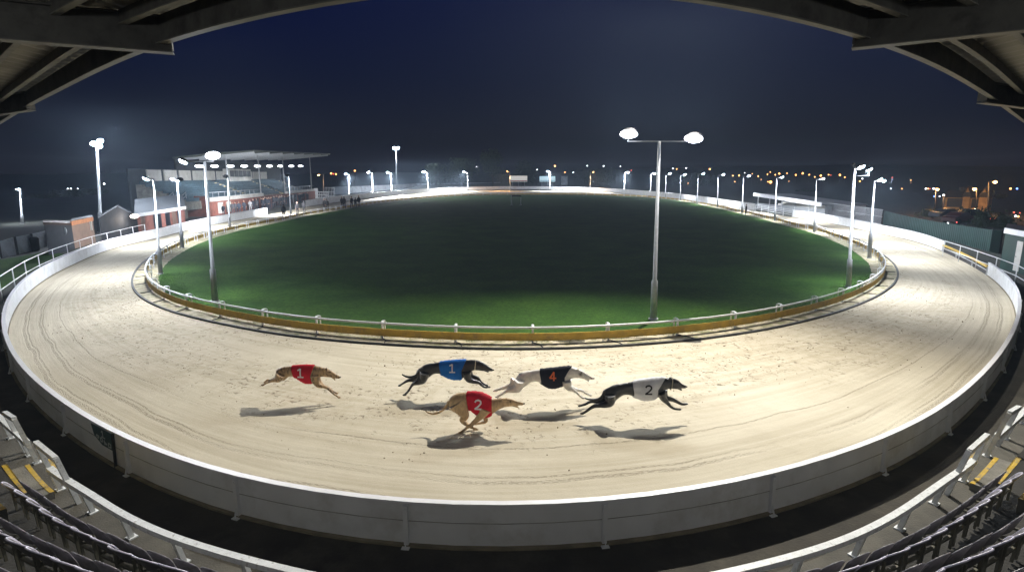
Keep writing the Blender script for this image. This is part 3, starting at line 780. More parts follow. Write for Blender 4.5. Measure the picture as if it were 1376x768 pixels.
d3=dog('sandy fawn greyhound in a red jacket, its legs gathered under it',(565,515),8.083,579,
  [(305,195,230,.55),(330,150,275,.62),(380,120,300,.62),(440,107,300,.6),(500,102,265,.58),(550,99,285,.52),(605,100,325,.50),(660,108,350,.50),(715,128,354,.50),(765,155,335,.5),(810,172,300,.58)],
  [(860,168,268,.62),(905,163,250,.66),(945,162,243,.66),(985,170,240,.6),(1030,185,236,.6),(1050,195,234,.6),(1118,210,230,.6)],
  [((960,215),20),((1015,240),12),((1073,262),8)],
  [([(395,210,85),(450,290,52),(475,345,30),(448,395,18),(480,430,15),(530,462,12),(600,492,9)],1),([(400,210,70),(470,300,42),(490,360,24),(470,400,16),(510,440,13),(560,475,10),(615,505,8)],-1),
   ([(700,270,58),(665,335,36),(620,385,22),(560,440,15),(505,478,11),(450,520,10),(405,545,9)],1),([(710,280,50),(695,345,28),(715,405,16),(690,422,12),(640,430,10),(600,438,9)],-1)],
  [(315,195,16),(275,250,13),(220,300,11),(150,328,9),(90,318,7),(50,292,5)],((945,165),(895,185)),(975,185),None,fawn2,(510,775,0),J_red,'2',WHT,(630,200),100,.5)
M['wc']=None
# white hound: patches in its own space are set after its root is known
gx=G(655+650/8.531,546,0)
def loc4(p,dy=-.1): 
    v=AT(655+p[0]/8.531,480+p[1]/8.531,gx.y); return (v.x-gxr[0],dy,v.z)
cx4=655+(sum([350,390,440,490,545,600,660,730,800,870,920])/11)/8.531; g4=G(cx4,546,0); gxr=(g4.x,g4.y)
whitec=coat('white_patched_coat',(.72,.68,.62),patches=[(loc4((1062,178)),.055,(.015,.013,.012)),(loc4((372,190),0.0),.05,(.02,.018,.02))])
d4=dog('white greyhound with a black eye patch in a black jacket numbered in orange',(655,480),8.531,546,
  [(350,205,330,.55),(390,178,350,.62),(440,162,320,.62),(490,156,285,.6),(545,147,268,.6),(600,142,280,.55),(660,137,318,.52),(730,130,342,.50),(800,123,336,.50),(870,114,312,.50),(920,112,262,.58)],
  [(975,118,230,.62),(1025,132,226,.66),(1065,147,230,.66),(1110,172,240,.6),(1160,205,248,.6),(1213,236,252,.6)],
  [((1060,205),20),((1115,238),12),((1163,272),8)],
  [([(370,260,78),(355,335,52),(300,368,30),(235,380,18),(180,412,12),(112,450,10)],1),([(330,270,56),(285,320,34),(225,338,18),(165,355,13),(85,382,11)],-1),
   ([(905,265,55),(920,335,36),(975,368,20),(1020,400,12),(1060,440,10),(1098,464,9)],1),([(915,265,48),(945,330,28),(1010,365,16),(1080,380,12),(1130,412,10),(1180,432,9)],-1)],
  [(375,190,12),(335,240,9),(300,280,7),(270,310,6)],((1045,135),(1010,150)),(1078,165),None,whitec,(605,880,85),J_black,'4',ORG,(745,195),95,.5)
d5=dog('black greyhound in a white jacket, rightmost and leading the five hounds',(740,495),7.242,566,
  [(525,205,290,.55),(560,190,330,.62),(600,170,335,.62),(650,155,290,.6),(710,145,252,.6),(770,135,252,.56),(830,124,272,.52),(900,112,296,.50),(960,103,297,.50),(1020,97,282,.50),(1070,95,258,.5)],
  [(1120,96,200,.62),(1165,98,187,.66),(1205,103,190,.66),(1240,120,192,.6),(1275,148,188,.6),(1318,168,188,.6)],
  [((1205,165),18),((1235,190),11),((1278,210),7)],
  [([(575,250,65),(580,320,42),(530,350,24),(430,362,16),(385,385,12),(345,415,11),(305,437,9)],1),([(560,250,56),(530,300,34),(470,318,18),(385,322,12),(340,345,10),(282,362,8)],-1),
   ([(1075,225,46),(1095,285,30),(1130,325,18),(1165,365,12),(1200,388,10),(1252,395,9)],1),([(1085,225,40),(1120,280,22),(1190,302,14),(1235,325,11),(1280,345,10),(1318,342,8)],-1)],
  [(530,215,14),(505,265,12),(460,298,11),(400,300,9),(365,296,8),(330,284,6)],((1170,92),(1140,108)),(1225,125),(1172,M['cream']),blackc,(800,1030,80),J_white,'2',BLK,(940,185),85,.5)
# ------------------------------------------------------------------ the stand the camera sits in
DZ=.6
def lp(px): return [Vector((G(x,y,DZ).x,G(x,y,DZ).y,0)) for x,y in px]
left=lp([(281,768),(190,730),(131,691),(81,659),(53,623),(19,592)])
right=lp([(1099,768),(1187.5,725),(1241,686),(1297,645),(1324,613),(1356,585)])
eL=(left[-1]-left[-2]).normalized(); eR=(right[-1]-right[-2]).normalized()
# beyond the frame the front follows the boards at a constant walkway width
def follow(p0,side):
    out=[]; i=nearest(outer,p0); 
    w=(outer[i]-p0).length
    T=tangents(outer,True)
    for k in range(9,46,9):
        j=(i+(-k if side<0 else k))%len(outer); t=T[j]; out.append(outer[j]+Vector((t.y,-t.x,0))*w)
    return out
ctrl=list(reversed(follow(left[-1],-1)))+list(reversed(left))+[Vector((-1.6,6.05,0)),Vector((0,5.85,0)),Vector((1.6,6.05,0))]+right+follow(right[-1],1)
front=resample(relax(resample(spline(ctrl,False,10),step=.12),25,False),step=.25)
TF=tangents(front); OF=[Vector((t.y,-t.x,0)) for t in TF]       # away from the track
def fo(i,d): return front[i]+OF[i]*d
stand=thing('near_grandstand','curved concrete stand terrace with dark rows and yellow step edges around the near bend','grandstand',(0,5,0))
LV=[(-.20,.46,.60)]+[(.46+.80*k,.46+.80*(k+1),.86+.5*k) for k in range(9)]
def off_line(d): 
    # smooth offset so inner rows do not fold
    return relax([fo(i,d) for i in range(len(front))],int(6+d*6),False)
lines={}
def ol(d):
    k=round(d,3)
    if k not in lines: lines[k]=off_line(d)
    return lines[k]
Z=lambda p,z: Vector((p.x,p.y,z))
M['deck']=pbr('deck_concrete',(.10,.092,.072),.9,.3,1.5,bump=.5,bscale=30,dirt=(.06,.055,.045),dscale=1.3,dthr=(.45,.7))
M['tread_shaded']=pbr('shaded_tread_concrete',(.03,.028,.023),.9,.3,1.5,bump=.5,bscale=30,dirt=(.035,.032,.027),dscale=1.3,dthr=(.45,.7))  # shade between the seat rows put into a darker concrete colour
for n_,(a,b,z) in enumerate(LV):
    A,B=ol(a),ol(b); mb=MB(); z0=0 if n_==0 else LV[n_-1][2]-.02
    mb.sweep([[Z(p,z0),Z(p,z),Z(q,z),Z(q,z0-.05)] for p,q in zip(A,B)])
    mb.build('terrace_step',M['deck'] if n_==0 else M['tread_shaded'],stand)
# aisles
def arcpos(P,q): return nearest(P,q)
aisL=(nearest(front,lp([(53,623)])[0]),nearest(front,lp([(81,659)])[0]))
aisR=(nearest(front,lp([(1297,645)])[0]),nearest(front,lp([(1324,613)])[0]))
def shf(i,off): return i+(1 if i<len(front)/2 else -1)*round(max(0,off)*SLANT/.25)
SLANT=.72
for (i_,j_) in (aisL,aisR):
    for n_,(a,b,z) in enumerate(LV[:6]):
        i,j=shf(min(i_,j_),a),shf(max(i_,j_),a)
        A=ol(a); mb=MB(); A2,A3=ol(a),ol(a+.075)
        mb.sweep([[Z(A2[k],z+.004-.05),Z(A2[k],z+.007),Z(A3[k],z+.007),Z(A3[k],z-.045)] for k in range(i,j+1)])
        # the painted strip wraps the nosing
        mb.sweep([[Z(A2[k]-OF[k]*.004,z-.06),Z(A2[k]-OF[k]*.004,z+.007),Z(A2[k]+OF[k]*.01,z+.007),Z(A2[k]+OF[k]*.01,z-.06)] for k in range(i,j+1)])
        mb.build('step_nosing',M['yellow'],stand)
        if n_>0:   # half step
            B0,B1=ol(a-.30),ol(a); mb=MB(); zz=z-.25 if n_>1 else z-.13
            mb.sweep([[Z(B0[k],zz-.3),Z(B0[k],zz),Z(B1[k],zz),Z(B1[k],zz-.3)] for k in range(i,j+1)]); mb.build('half_step',M['conc'],stand)
            mb=MB(); B2=ol(a-.235)
            mb.sweep([[Z(B0[k]-OF[k]*.003,zz-.05),Z(B0[k]-OF[k]*.003,zz+.004),Z(B2[k],zz+.004),Z(B2[k],zz-.05)] for k in range(i,j+1)]); mb.build('step_nosing',M['yellow'],stand)
# walkway between stand and boards
wk=MB(); 
W0=ol(-.2)
wp=[]
for p in W0:
    i=nearest(outer,p); wp.append(outer[i])
wp=relax(wp,8,False)
TW=tangents(wp)
wk.sweep([[Z(p,.006),Z(q+Vector((t.y,-t.x,0))*.05,.006)] for p,q,t in zip(W0,wp,TW)],closeprof=False)
tag(wk.build('walkway',M['walk']),kind='structure')
# hand rails
M['seatrail']=pbr('worn_white_rail_paint',(.74,.76,.75),.45,.1,9,dirt=(.25,.23,.2),dscale=14,dthr=(.55,.75))
RH=.45; LEAN=.10
def hrail(i,j,label,endL,endR):
    i,j=min(i,j),max(i,j)
    t=thing('hand_rail',label,'railing',Z(front[(i+j)//2],DZ),'white hand rails along the front of the stand')
    T_=[Z(front[k]+OF[k]*LEAN*1.0,DZ+RH) for k in range(i,j+1)]
    mb=MB(); mb.sweep([[p+o*a+Vector((0,0,b)) for a,b in ((-.05,-.04),(.05,-.04),(.05,.04),(-.05,.04))] for p,o in zip(T_,OF[i:j+1])])
    mb.build('top_rail',M['seatrail'],t)
    st=5; pk=list(range(i,j+1,st))
    if endR and pk[-1]!=j: pk.append(j)
    for k in pk:
        tall=(endL and k==i) or (endR and k==j)
        mb=MB(); h=RH if not tall else .98
        a=Z(front[k],DZ); b=Z(front[k]+OF[k]*LEAN*h/RH,DZ+h)
        mb.bar(a,b,.068,.068,up=OF[k]); mb.box(a+Vector((0,0,.01)),(.13,.13,.02),rz=atan2(TF[k].y,TF[k].x))
        mb.build('post',M['seatrail'],t)
    for e,flag,dr in ((i,endL,1),(j,endR,-1)):
        if flag:   # raised end frame
            k2=e+dr*3
            p1=Z(front[e]+OF[e]*LEAN*.98/RH,DZ+.98); p2=Z(front[k2]+OF[k2]*LEAN*.92/RH,DZ+.90); p3=Z(front[k2]+OF[k2]*LEAN,DZ+RH)
            mb=MB(); mb.bar(p1,p2,.075,.075); mb.bar(p2+Vector((0,0,.02)),Z(front[k2],DZ),.072,.072,up=OF[k2]); mb.build('end_frame',M['seatrail'],t)
    return t
lo_,hi_=0,len(front)-1
ordered=sorted([min(aisL),max(aisL),min(aisR),max(aisR)])
hrail(4,ordered[0],'white hand rail left of the left stair opening',False,True)
hrail(ordered[1],ordered[2],'long white hand rail along the front of the seats between the two stair openings',True,True)
hrail(ordered[3],hi_-4,'white hand rail right of the right stair opening',True,False)
# seats
M['seat']=pbr('grey_seat_plastic',(.21,.20,.22),.42,.12,5,dirt=(.07,.065,.06),dscale=6)
M['seat_rim_highlight']=pbr('seat_edge_highlight',(.62,.60,.72),.4,.1,7)  # lavender edge highlight put into the rim colour
M['bracket']=pbr('pale_bracket',(.16,.15,.11),.6,.2,7)
def shell(w,h,bow,th,lean,tilt0=0):
    """rounded curved plate; x across, z up, concave towards +y"""
    nx,nz=12,7; F_=[];B_=[]
    for k in range(nz+1):
        v=k/nz; zz=h*v; rf,rb=[],[]
        for i in range(nx+1):
            u=-1+2*i/nx
            cut=1-.22*max(0,(v-.55)/.45)**2*abs(u)**2
            x=w/2*u*(1-.16*max(0,(v-.6)/.4)**2); y=bow*(u*u)-lean*v; z2=zz*(1-.20*abs(u)**2.2*(v**2))
            rf.append((x,y,z2)); rb.append((x,y-th,z2))
        F_.append(rf);B_.append(rb)
    return F_,B_
def shell_mb(mb,T,*a,mi=0,rim=None):
    F_,B_=shell(*a); nz=len(F_)-1; nx=len(F_[0])-1; n=nx+1
    vs=[T@Vector(p) for r in F_ for p in r]+[T@Vector(p) for r in B_ for p in r]; o=n*(nz+1); fs=[]
    for k in range(nz):
        for i in range(nx):
            a=k*n+i; fs.append((a,a+1,a+n+1,a+n)); fs.append((o+a,o+a+n,o+a+n+1,o+a+1))
    mb.add(vs,fs,mi,True)
    top=[T@Vector(((f[0]+b[0])/2,(f[1]+b[1])/2,f[2])) for f,b in zip(F_[-1],B_[-1])]
    edge=[T@Vector(((F_[k][nx][0]),(F_[k][nx][1]+B_[k][nx][1])/2,F_[k][nx][2])) for k in range(nz,-1,-1)]
    edge0=[T@Vector(((F_[k][0][0]),(F_[k][0][1]+B_[k][0][1])/2,F_[k][0][2])) for k in range(0,nz+1)]
    return edge0+top[1:-1]+edge
def make_seat():
    t=thing('folding_seat','grey folding seat','seat',(0,0,0))
    mb=MB(); e=shell_mb(mb,Matrix.Translation((0,-.02,.30)),.41,.30,.06,.016,.15); b=mb.build('backrest',M['seat'],t)
    r=MB(); r.tube(e,.0125,6); r.build('rim',M['seat_rim_highlight'],b)
    mb=MB(); e=shell_mb(mb,Matrix.Translation((0,.13,.24)),.38,.30,.04,.018,.10); p=mb.build('seat_pan',M['seat'],t)
    r=MB(); r.tube(e,.009,6); r.build('rim',M['seat'],p)
    mb=MB()
    for sx in (-.17,.17):
        mb.bar((sx,-.03,.02),(sx,-.05,.40),.03,.03); mb.bar((sx,-.04,.24),(sx,.16,.22),.03,.03)
    mb.bar((-.17,-.03,.22),(.17,-.03,.22),.04,.03); mb.build('bracket',M['bracket'],t)
    return t
seat0=make_seat(); used=False
rows_words=['front','second','third','fourth']
for r_i in range(4):
    a,b,z=LV[r_i+1]; L_=ol(a+.28); 
    rg=resample(L_,step=.05); TT=tangents(rg)
    gaps=[]
    for (i,j) in (aisL,aisR):
        i2,j2=shf(min(i,j),a+.28),shf(max(i,j),a+.28); pi_,pj=nearest(rg,L_[i2]),nearest(rg,L_[j2]); gaps.append((min(pi_,pj),max(pi_,pj)))
    gaps.sort(); segs=[(10,gaps[0][0]-4,'left of the left stair'),(gaps[0][1]+4,gaps[1][0]-4,'between the two stairs'),(gaps[1][1]+4,len(rg)-10,'right of the right stair')]
    for s0,s1,wh in segs:
        n_=int((s1-s0)*.05/.43)
        for k in range(n_):
            i=s0+int(round((k+.5)*(s1-s0)/max(n_,1))); p=rg[i]; px,py=PX((p.x,p.y,z+.5))
            if p.y<1 or px<-20 or px>1396 or py>790: continue
            side='left' if p.x<0 else 'right'
            o=copytree(seat0) if used else seat0; used=True
            o.location=(p.x,p.y,z); tt=TT[i]; o.rotation_euler=(R.uniform(-.02,.02),0,atan2(tt.y,tt.x)+R.uniform(-.03,.03))
            w2={'left of the left stair':'beyond the left stair','between the two stairs':'in the %s half of the middle block'%side,'right of the right stair':'beyond the right stair'}[wh]
            tag(o,'grey folding seat, one of the %s row %s'%(rows_words[r_i],w2),'seat','%s row of folding seats %s'%(rows_words[r_i],w2))
# low black sign fixed to the boards
sa,sb=Gf(126,566),Gf(150,580)
t=thing('notice_sign','small dark green sign with white marks on a black post against the outer boards','sign',sa)
i0,i1=nearest(outer,sa),nearest(outer,sb); P0,P1=outer[i0].copy(),outer[i1].copy()
d=(P1-P0).normalized(); o=Vector((d.y,-d.x,0)); P0=P0+o*.06; P1=P1+o*.06
M['signgreen']=pbr('sign_dark_green',(.012,.05,.055),.4,.1)
M['signwhite']=pbr('sign_white',(.5,.52,.52),.5,.05)
Ls=(P1-P0).length
mb=MB(); mb.extr([P0+Vector((0,0,.74)),P1+Vector((0,0,.74)),P1+Vector((0,0,.36)),P0+d*Ls*.45+Vector((0,0,.36)),P0+d*.1*Ls+Vector((0,0,.5))],o*.012); s_=mb.build('sign_board',M['signgreen'],t)
mb=MB()
def sp_(u,v): return P0+d*Ls*u+o*.016+Vector((0,0,.36+.38*v))
for st in [[(.5,.8),(.56,.92),(.56,.52)],[(.48,.52),(.66,.52)],[(.22,.44),(.3,.3),(.36,.46),(.24,.5)],[(.42,.42),(.42,.2),(.52,.24),(.5,.42),(.42,.42)],[(.6,.4),(.6,.16),(.72,.2),(.6,.3)],[(.8,.36),(.78,.12),(.9,.14),(.9,.34),(.8,.36)]]:
    for a,b in zip(st,st[1:]): mb.bar(sp_(*a),sp_(*b),.022,.006,up=o)
mb.build('marks',M['signwhite'],s_)
mb=MB(); mb.bar(P1+d*.03+Vector((0,0,.0))+o*.03,P1+d*.03+Vector((0,0,.76)),.05,.04); mb.build('post',M['black'],t)

# ------------------------------------------------------------------ roof over the stand
RZ=EYE+1.5
ev_px=[(0,171),(42,147.5),(91,124),(145,98.5),(211,72.7),(233,65),(309,45),(400,25.4),(500,9),(560,1)]
evr_px=[(830,1),(900,9.5),(940,15.5),(1040,33),(1137,57),(1235,89.5),(1317,131),(1376,169.5)]
ev=[G(x,y,RZ) for x,y in ev_px]+[G(695,-8,RZ)]+[G(x,y,RZ) for x,y in evr_px]
for p in ev: p.z=0
eA,eB=(ev[0]-ev[1]).normalized(),(ev[-1]-ev[-2]).normalized()
ev=[ev[0]+eA*8]+ev+[ev[-1]+eB*8]
eave=resample(relax(resample(spline(ev,False,10),step=.3),14,False),step=.4)
TE=tangents(eave); OE=[Vector((t.y,-t.x,0)) for t in TE]
M['roofmetal']=pbr('roof_steel',(.10,.096,.08),.6,.2,4,dirt=(.04,.035,.03),dscale=3)
M['roofedge']=pbr('roof_steel_pale',(.16,.155,.13),.55,.2,4)
def sheet_mat():
    m,nt,b,N,L=mat('corrugated_sheet'); b.inputs['Roughness'].default_value=.6
    tc=N.new('ShaderNodeTexCoord'); n=N.new('ShaderNodeTexNoise'); n.inputs['Scale'].default_value=1.2; n.inputs['Detail'].default_value=6; L.new(tc.outputs['Object'],n.inputs['Vector'])
    r=N.new('ShaderNodeValToRGB'); r.color_ramp.elements[0].position=.35; r.color_ramp.elements[1].position=.7; r.color_ramp.elements[0].color=(.18,.17,.14,1); r.color_ramp.elements[1].color=(.28,.265,.225,1)
    L.new(n.outputs['Fac'],r.inputs['Fac']); L.new(r.outputs['Color'],b.inputs['Base Color']); return m
M['sheet']=sheet_mat()
def eo(d,s=None):
    return relax([e+o*d for e,o in zip(eave,OE)],int(4+d*8),False)
def rise(d): return .42+.05*d
roof=thing('near_stand_roof','dark steel roof with corrugated sheeting arching over the top corners','roof',(0,4,RZ))
# corrugated sheet: ribs run outwards from the eave
E0=[eo(d) for d in (-.12,1.5,4,8,12)]
fine=[resample(e,n=520) for e in E0]; D_=(-.12,1.5,4,8,12)
mb=MB(); rws=[]
for i in range(521):
    w=(0,.05,.05,0)[i%4]
    rws.append([Vector((f[i].x,f[i].y,RZ+rise(d)+w)) for f,d in zip(fine,D_)])
mb.sweep(rws,closeprof=False); mb.build('corrugated_sheet',M['sheet'],roof,fix=False)
def purlin(d,z0,z1,w,m,name='purlin'):
    A,B=eo(d),eo(d+w); mb=MB(); 
    mb.sweep([[Z(p,z0),Z(q,z0),Z(q,z1),Z(p,z1)] for p,q in zip(A,B)]); return mb.build(name,m,roof)
purlin(0,RZ+.10,RZ+.41,.045,M['roofmetal'],'fascia_beam'); purlin(-.012,RZ+.085,RZ+.10,.10,M['roofedge'],'eave_trim')
for d in (.36,.95,2.3,3.7,5.3,7.2):
    purlin(d,RZ+rise(d)-.15,RZ+rise(d)-.01,.045,M['roofmetal']); purlin(d-.03,RZ+rise(d)-.162,RZ+rise(d)-.15,.085,M['roofedge'],'purlin_flange')
def rafter(tip,far_):
    a,b=G(*tip,RZ),G(*far_,RZ); dr=(b-a); dr.z=0; L0=dr.length; dr.normalize(); e=a+dr*11
    mb=MB(); up_=Vector((0,0,1))
    mb.bar(a+up_*.008,e+up_*.008,.17,.016); mb.bar(a+up_*.21,e+up_*.21,.02,.39); mb.bar(a+up_*.405,e+up_*.405,.17,.016)
    mb.bar(a+up_*.03,a+up_*.40,.17,.016,up=dr)
    mb.build('rafter',M['roofmetal'],roof)
    mb=MB(); mb.bar(a-dr*.01-up_*.006,e-up_*.006,.175,.012); mb.build('rafter_flange',M['roofedge'],roof)
rafter((232,71),(0,53)); rafter((42,148),(0,154)); rafter((1146,65),(1376,41)); rafter((1319,138),(1376,145))

# added lamps, unseen behind the camera, to light the seats and outer boards
M['tube']=emit('added_lamp_tube',(1,.93,.8),3)
for k,(x,y) in enumerate(((-7,2.5),(0,-1.5),(7,2.5))):
    t=thing('seen_or_added_roof_lamp','added fill lamp under the near roof, %s'%('left of the seats','over the middle rows','right of the seats')[k],'lamp',(x,y,7.55),'added fill lamps under the near roof')
    mb=MB(); mb.box((x,y,7.58),(1.2,.1,.06)); mb.build('housing',M['white'],t)
    mb=MB(); mb.box((x,y,7.53),(1.15,.07,.035)); mb.build('tube',M['tube'],t)
    l=bpy.data.lights.new('added_roof_light','POINT'); l.energy=ROOFP; l.color=(.93,.96,1); l.shadow_soft_size=.3
    o=bpy.data.objects.new('added_roof_light',l); COL.objects.link(o); o.location=(x,y,7.3)
# ------------------------------------------------------------------ far grandstand on the left
M['brickred']=pbr('red_brick',(.24,.085,.06),.85,.3,2,dirt=(.16,.075,.06),dscale=4,bump=.3,bscale=25)
M['render']=pbr('pale_render',(.55,.54,.5),.8,.08,1,dirt=(.4,.38,.34),dscale=.6)
M['bluegrey']=pbr('blue_grey_seats',(.045,.085,.11),.6,.3,1.5)
M['stair']=pbr('pale_stair',(.5,.42,.24),.85,.15,2)
M['window']=pbr('dark_window',(.02,.025,.035),.45,.2,spec=.2)
M['windowlit']=emit('lit_room',(1,.9,.72),.5)
M['roofgrey']=pbr('pale_roof_sheet',(.24,.255,.26),.6,.15,.4)
A0=G(282,291,0); B0=G(424,267.6,0); dS=(B0-A0).normalized(); nS=Vector((-dS.y,dS.x,0)); LS=(B0-A0).length   # nS: away from the track (to -x)
def SP(u,w,z): return A0+dS*u+nS*w+Vector((0,0,z))
fs=thing('far_grandstand','large covered grandstand with a red brick base and blue grey seat tiers, on the left','grandstand',SP(LS/2,0,0))
def boxSP(mb,u0,u1,w0,w1,z0,z1,mi=0):
    vs=[SP(u,w,z) for z in (z0,z1) for u,w in ((u0,w0),(u1,w0),(u1,w1),(u0,w1))]
    mb.add(vs,[(0,3,2,1),(4,5,6,7),(0,1,5,4),(1,2,6,5),(2,3,7,6),(3,0,4,7)],mi)
mb=MB(); boxSP(mb,0,LS,0,.35,0,2.15); boxSP(mb,0,.35,.35,8,0,3); mb.build('brick_wall',M['brickred'],fs)
mb=MB(); boxSP(mb,.5,LS*.38,-.06,.4,2.16,2.75); mb.build('parapet',M['render'],fs); mb=MB(); boxSP(mb,LS*.62,LS-.5,-.06,.4,2.16,2.65); mb.build('parapet',M['render'],fs)
# tiers with seats, split by stairs
NT=9
def tiers(u0,u1):
    mb=MB()
    for k in range(NT): boxSP(mb,u0,u1,1.0+k*.75,1.78+k*.75,1.2,2.35+k*.3)
    mb.build('seat_tier',M['conc'],fs)
    mb=MB()
    for k in range(NT): boxSP(mb,u0+.2,u1-.2,1.25+k*.75,1.35+k*.75,2.35+k*.3,2.85+k*.3); boxSP(mb,u0+.2,u1-.2,1.0+k*.75,1.28+k*.75,2.72+k*.3,2.77+k*.3)
    mb.build('seat_row',M['bluegrey'],fs)
st=[.0,.30,.335,.60,.635,.88,.915,1.0]
for a,b in ((-4,LS*.30),(LS*.33,LS*.60),(LS*.63,LS*.88)): tiers(a,b)
for u in (LS*.315,LS*.615,LS*.895):
    mb=MB()
    for k in range(NT): boxSP(mb,u-1.0,u+1.0,1.0+k*.75,1.78+k*.75,1.2,2.40+k*.3)
    mb.build('stairway',M['stair'],fs)
mb=MB(); ZB=2.4+NT*.3
boxSP(mb,9,LS,8.2,8.5,0,8.9); boxSP(mb,-4.5,9,8.2,8.5,0,ZB+1.85); mb.build('back_wall',pbr('back_wall_dark',(.025,.028,.035),.8,.2,.5),fs)
for k in range(14):
    u=-5+k*(LS+4)/14
    if k in (0,8,12,13): continue
    mb=MB(); boxSP(mb,u,u+(LS+4)/14*.82,8.0,8.17,ZB+.1,ZB+1.75); mb.build('white_panel',M['render'],fs)
# glazed box towards the middle
mb=MB(); boxSP(mb,LS*.42,LS*.60,6.8,8,ZB-.3,ZB+2.2); mb.build('office_box',M['render'],fs)
for k in range(5):
    mb=MB(); boxSP(mb,LS*.425+k*LS*.035,LS*.425+k*LS*.035+LS*.029,6.72,6.81,ZB+.7,ZB+1.9); mb.build('window',M['window'],fs)
# roof: front edge rises to the far end
def rz(u): return 9.6+(11.3-9.6)*(u/LS)
mb=MB(); rows=[]
for k in range(80):
    u=9+(LS-7)*k/79; w=.05*(k%2)
    rows.append([SP(u,-4,rz(u)+w),SP(u,3,rz(u)-.5+w),SP(u,8.6,rz(u)-1.1+w),SP(u,8.6,rz(u)-1.0+w+.1),SP(u,3,rz(u)-.3+w),SP(u,-4,rz(u)+.22+w)])
mb.sweep(rows); mb.build('roof',pbr('stand_roof_sheet',(.085,.095,.08),.7,.2,.3),fs)
for k in range(8):
    u=10+(LS-10)*k/7.0; mb=MB(); mb.bar(SP(u,-3.8,rz(u)-.18),SP(u,8.7,rz(u)-1.35),.16,.34); mb.build('roof_truss',M['galv'],fs)
    if k in (0,2,4,7): mb=MB(); mb.tube([SP(u,.8,2.2),SP(u,.8,rz(u)-.45)],.12,8); mb.build('column',M['galv'],fs)
for k,px in enumerate((267,288,309,328,346,362,377,391.5,404)):
    # lamp line under the roof, 4 m behind the front
    best=min((abs(PX(SP(u*.25,4,8))[0]-px),u*.25) for u in range(-30,400)); u=best[1]; p=SP(u,4,rz(max(0,u))-1.1)
    q=AT(px,223,p.y); p.z=min(q.z,rz(u)-.75)
    mb=MB(); mb.tube([p+Vector((0,0,.12)),p+Vector((0,0,.0))],[.35,.62],12); h=mb.build('seen_or_added_roof_lamp',M['darksteel'],fs)
    mb=MB(); mb.sphere(p+Vector((0,0,-.03)),1,12,sc=(.62,.62,.22)); mb.build('lens',M['lampfar'] if 'lampfar' in M else M.setdefault('lampfar',emit('stand_lamp_lens',(.9,.94,1),12)),h)
    spot(p+Vector((0,0,-.35)),p+Vector((.6,0,-5)),2600,155,size=.4)
# side stair with railing down to the ground
mb=MB()
for k in range(12): boxSP(mb,-4-k*.55,-3.45-k*.55,1.5,3.2,0,max(.15,2.6-k*.22))
mb.build('side_stair',M['conc'],fs)
mb=MB()
for w in (1.5,3.2):
    mb.tube([SP(-3.4,w,3.7),SP(-4-11*.55,w,1.2)],.06,6); mb.tube([SP(-3.4,w,3.2),SP(-4-11*.55,w,.7)],.04,6)
    for k in range(0,13,3): mb.tube([SP(-3.4-k*.55,w,2.7-k*.22),SP(-3.4-k*.55,w,3.75-k*.22)],.04,6)
mb.build('stair_rail',M['galv'],fs)
railing([SP(LS*.38,.1,0)*1,SP(LS*.62,.1,0)*1],'pale railing on the middle of the brick base of the far stand',1,3) if False else None
mb=MB()
for a,b in ((LS*.0,LS*.38),(LS*.62,LS)):
    mb.tube([SP(a,.2,3.5),SP(b,.2,3.5)],.045,6)
    for k in range(int((b-a)/2.2)): mb.tube([SP(a+k*2.2,.2,2.6),SP(a+k*2.2,.2,3.5)],.03,5)
mb.build('front_rail',M['galv'],fs)
for u,w_,lit in ((.05,.03,1),(.10,.03,1),(.30,.035,0),(.46,.02,0),(.53,.03,1),(.70,.03,0)):
    mb=MB(); boxSP(mb,LS*u,LS*(u+w_),-.05,.0,.25 if lit else .05,1.9); mb.build('door' if not lit else 'poster',M['render'] if lit else M['window'],fs)

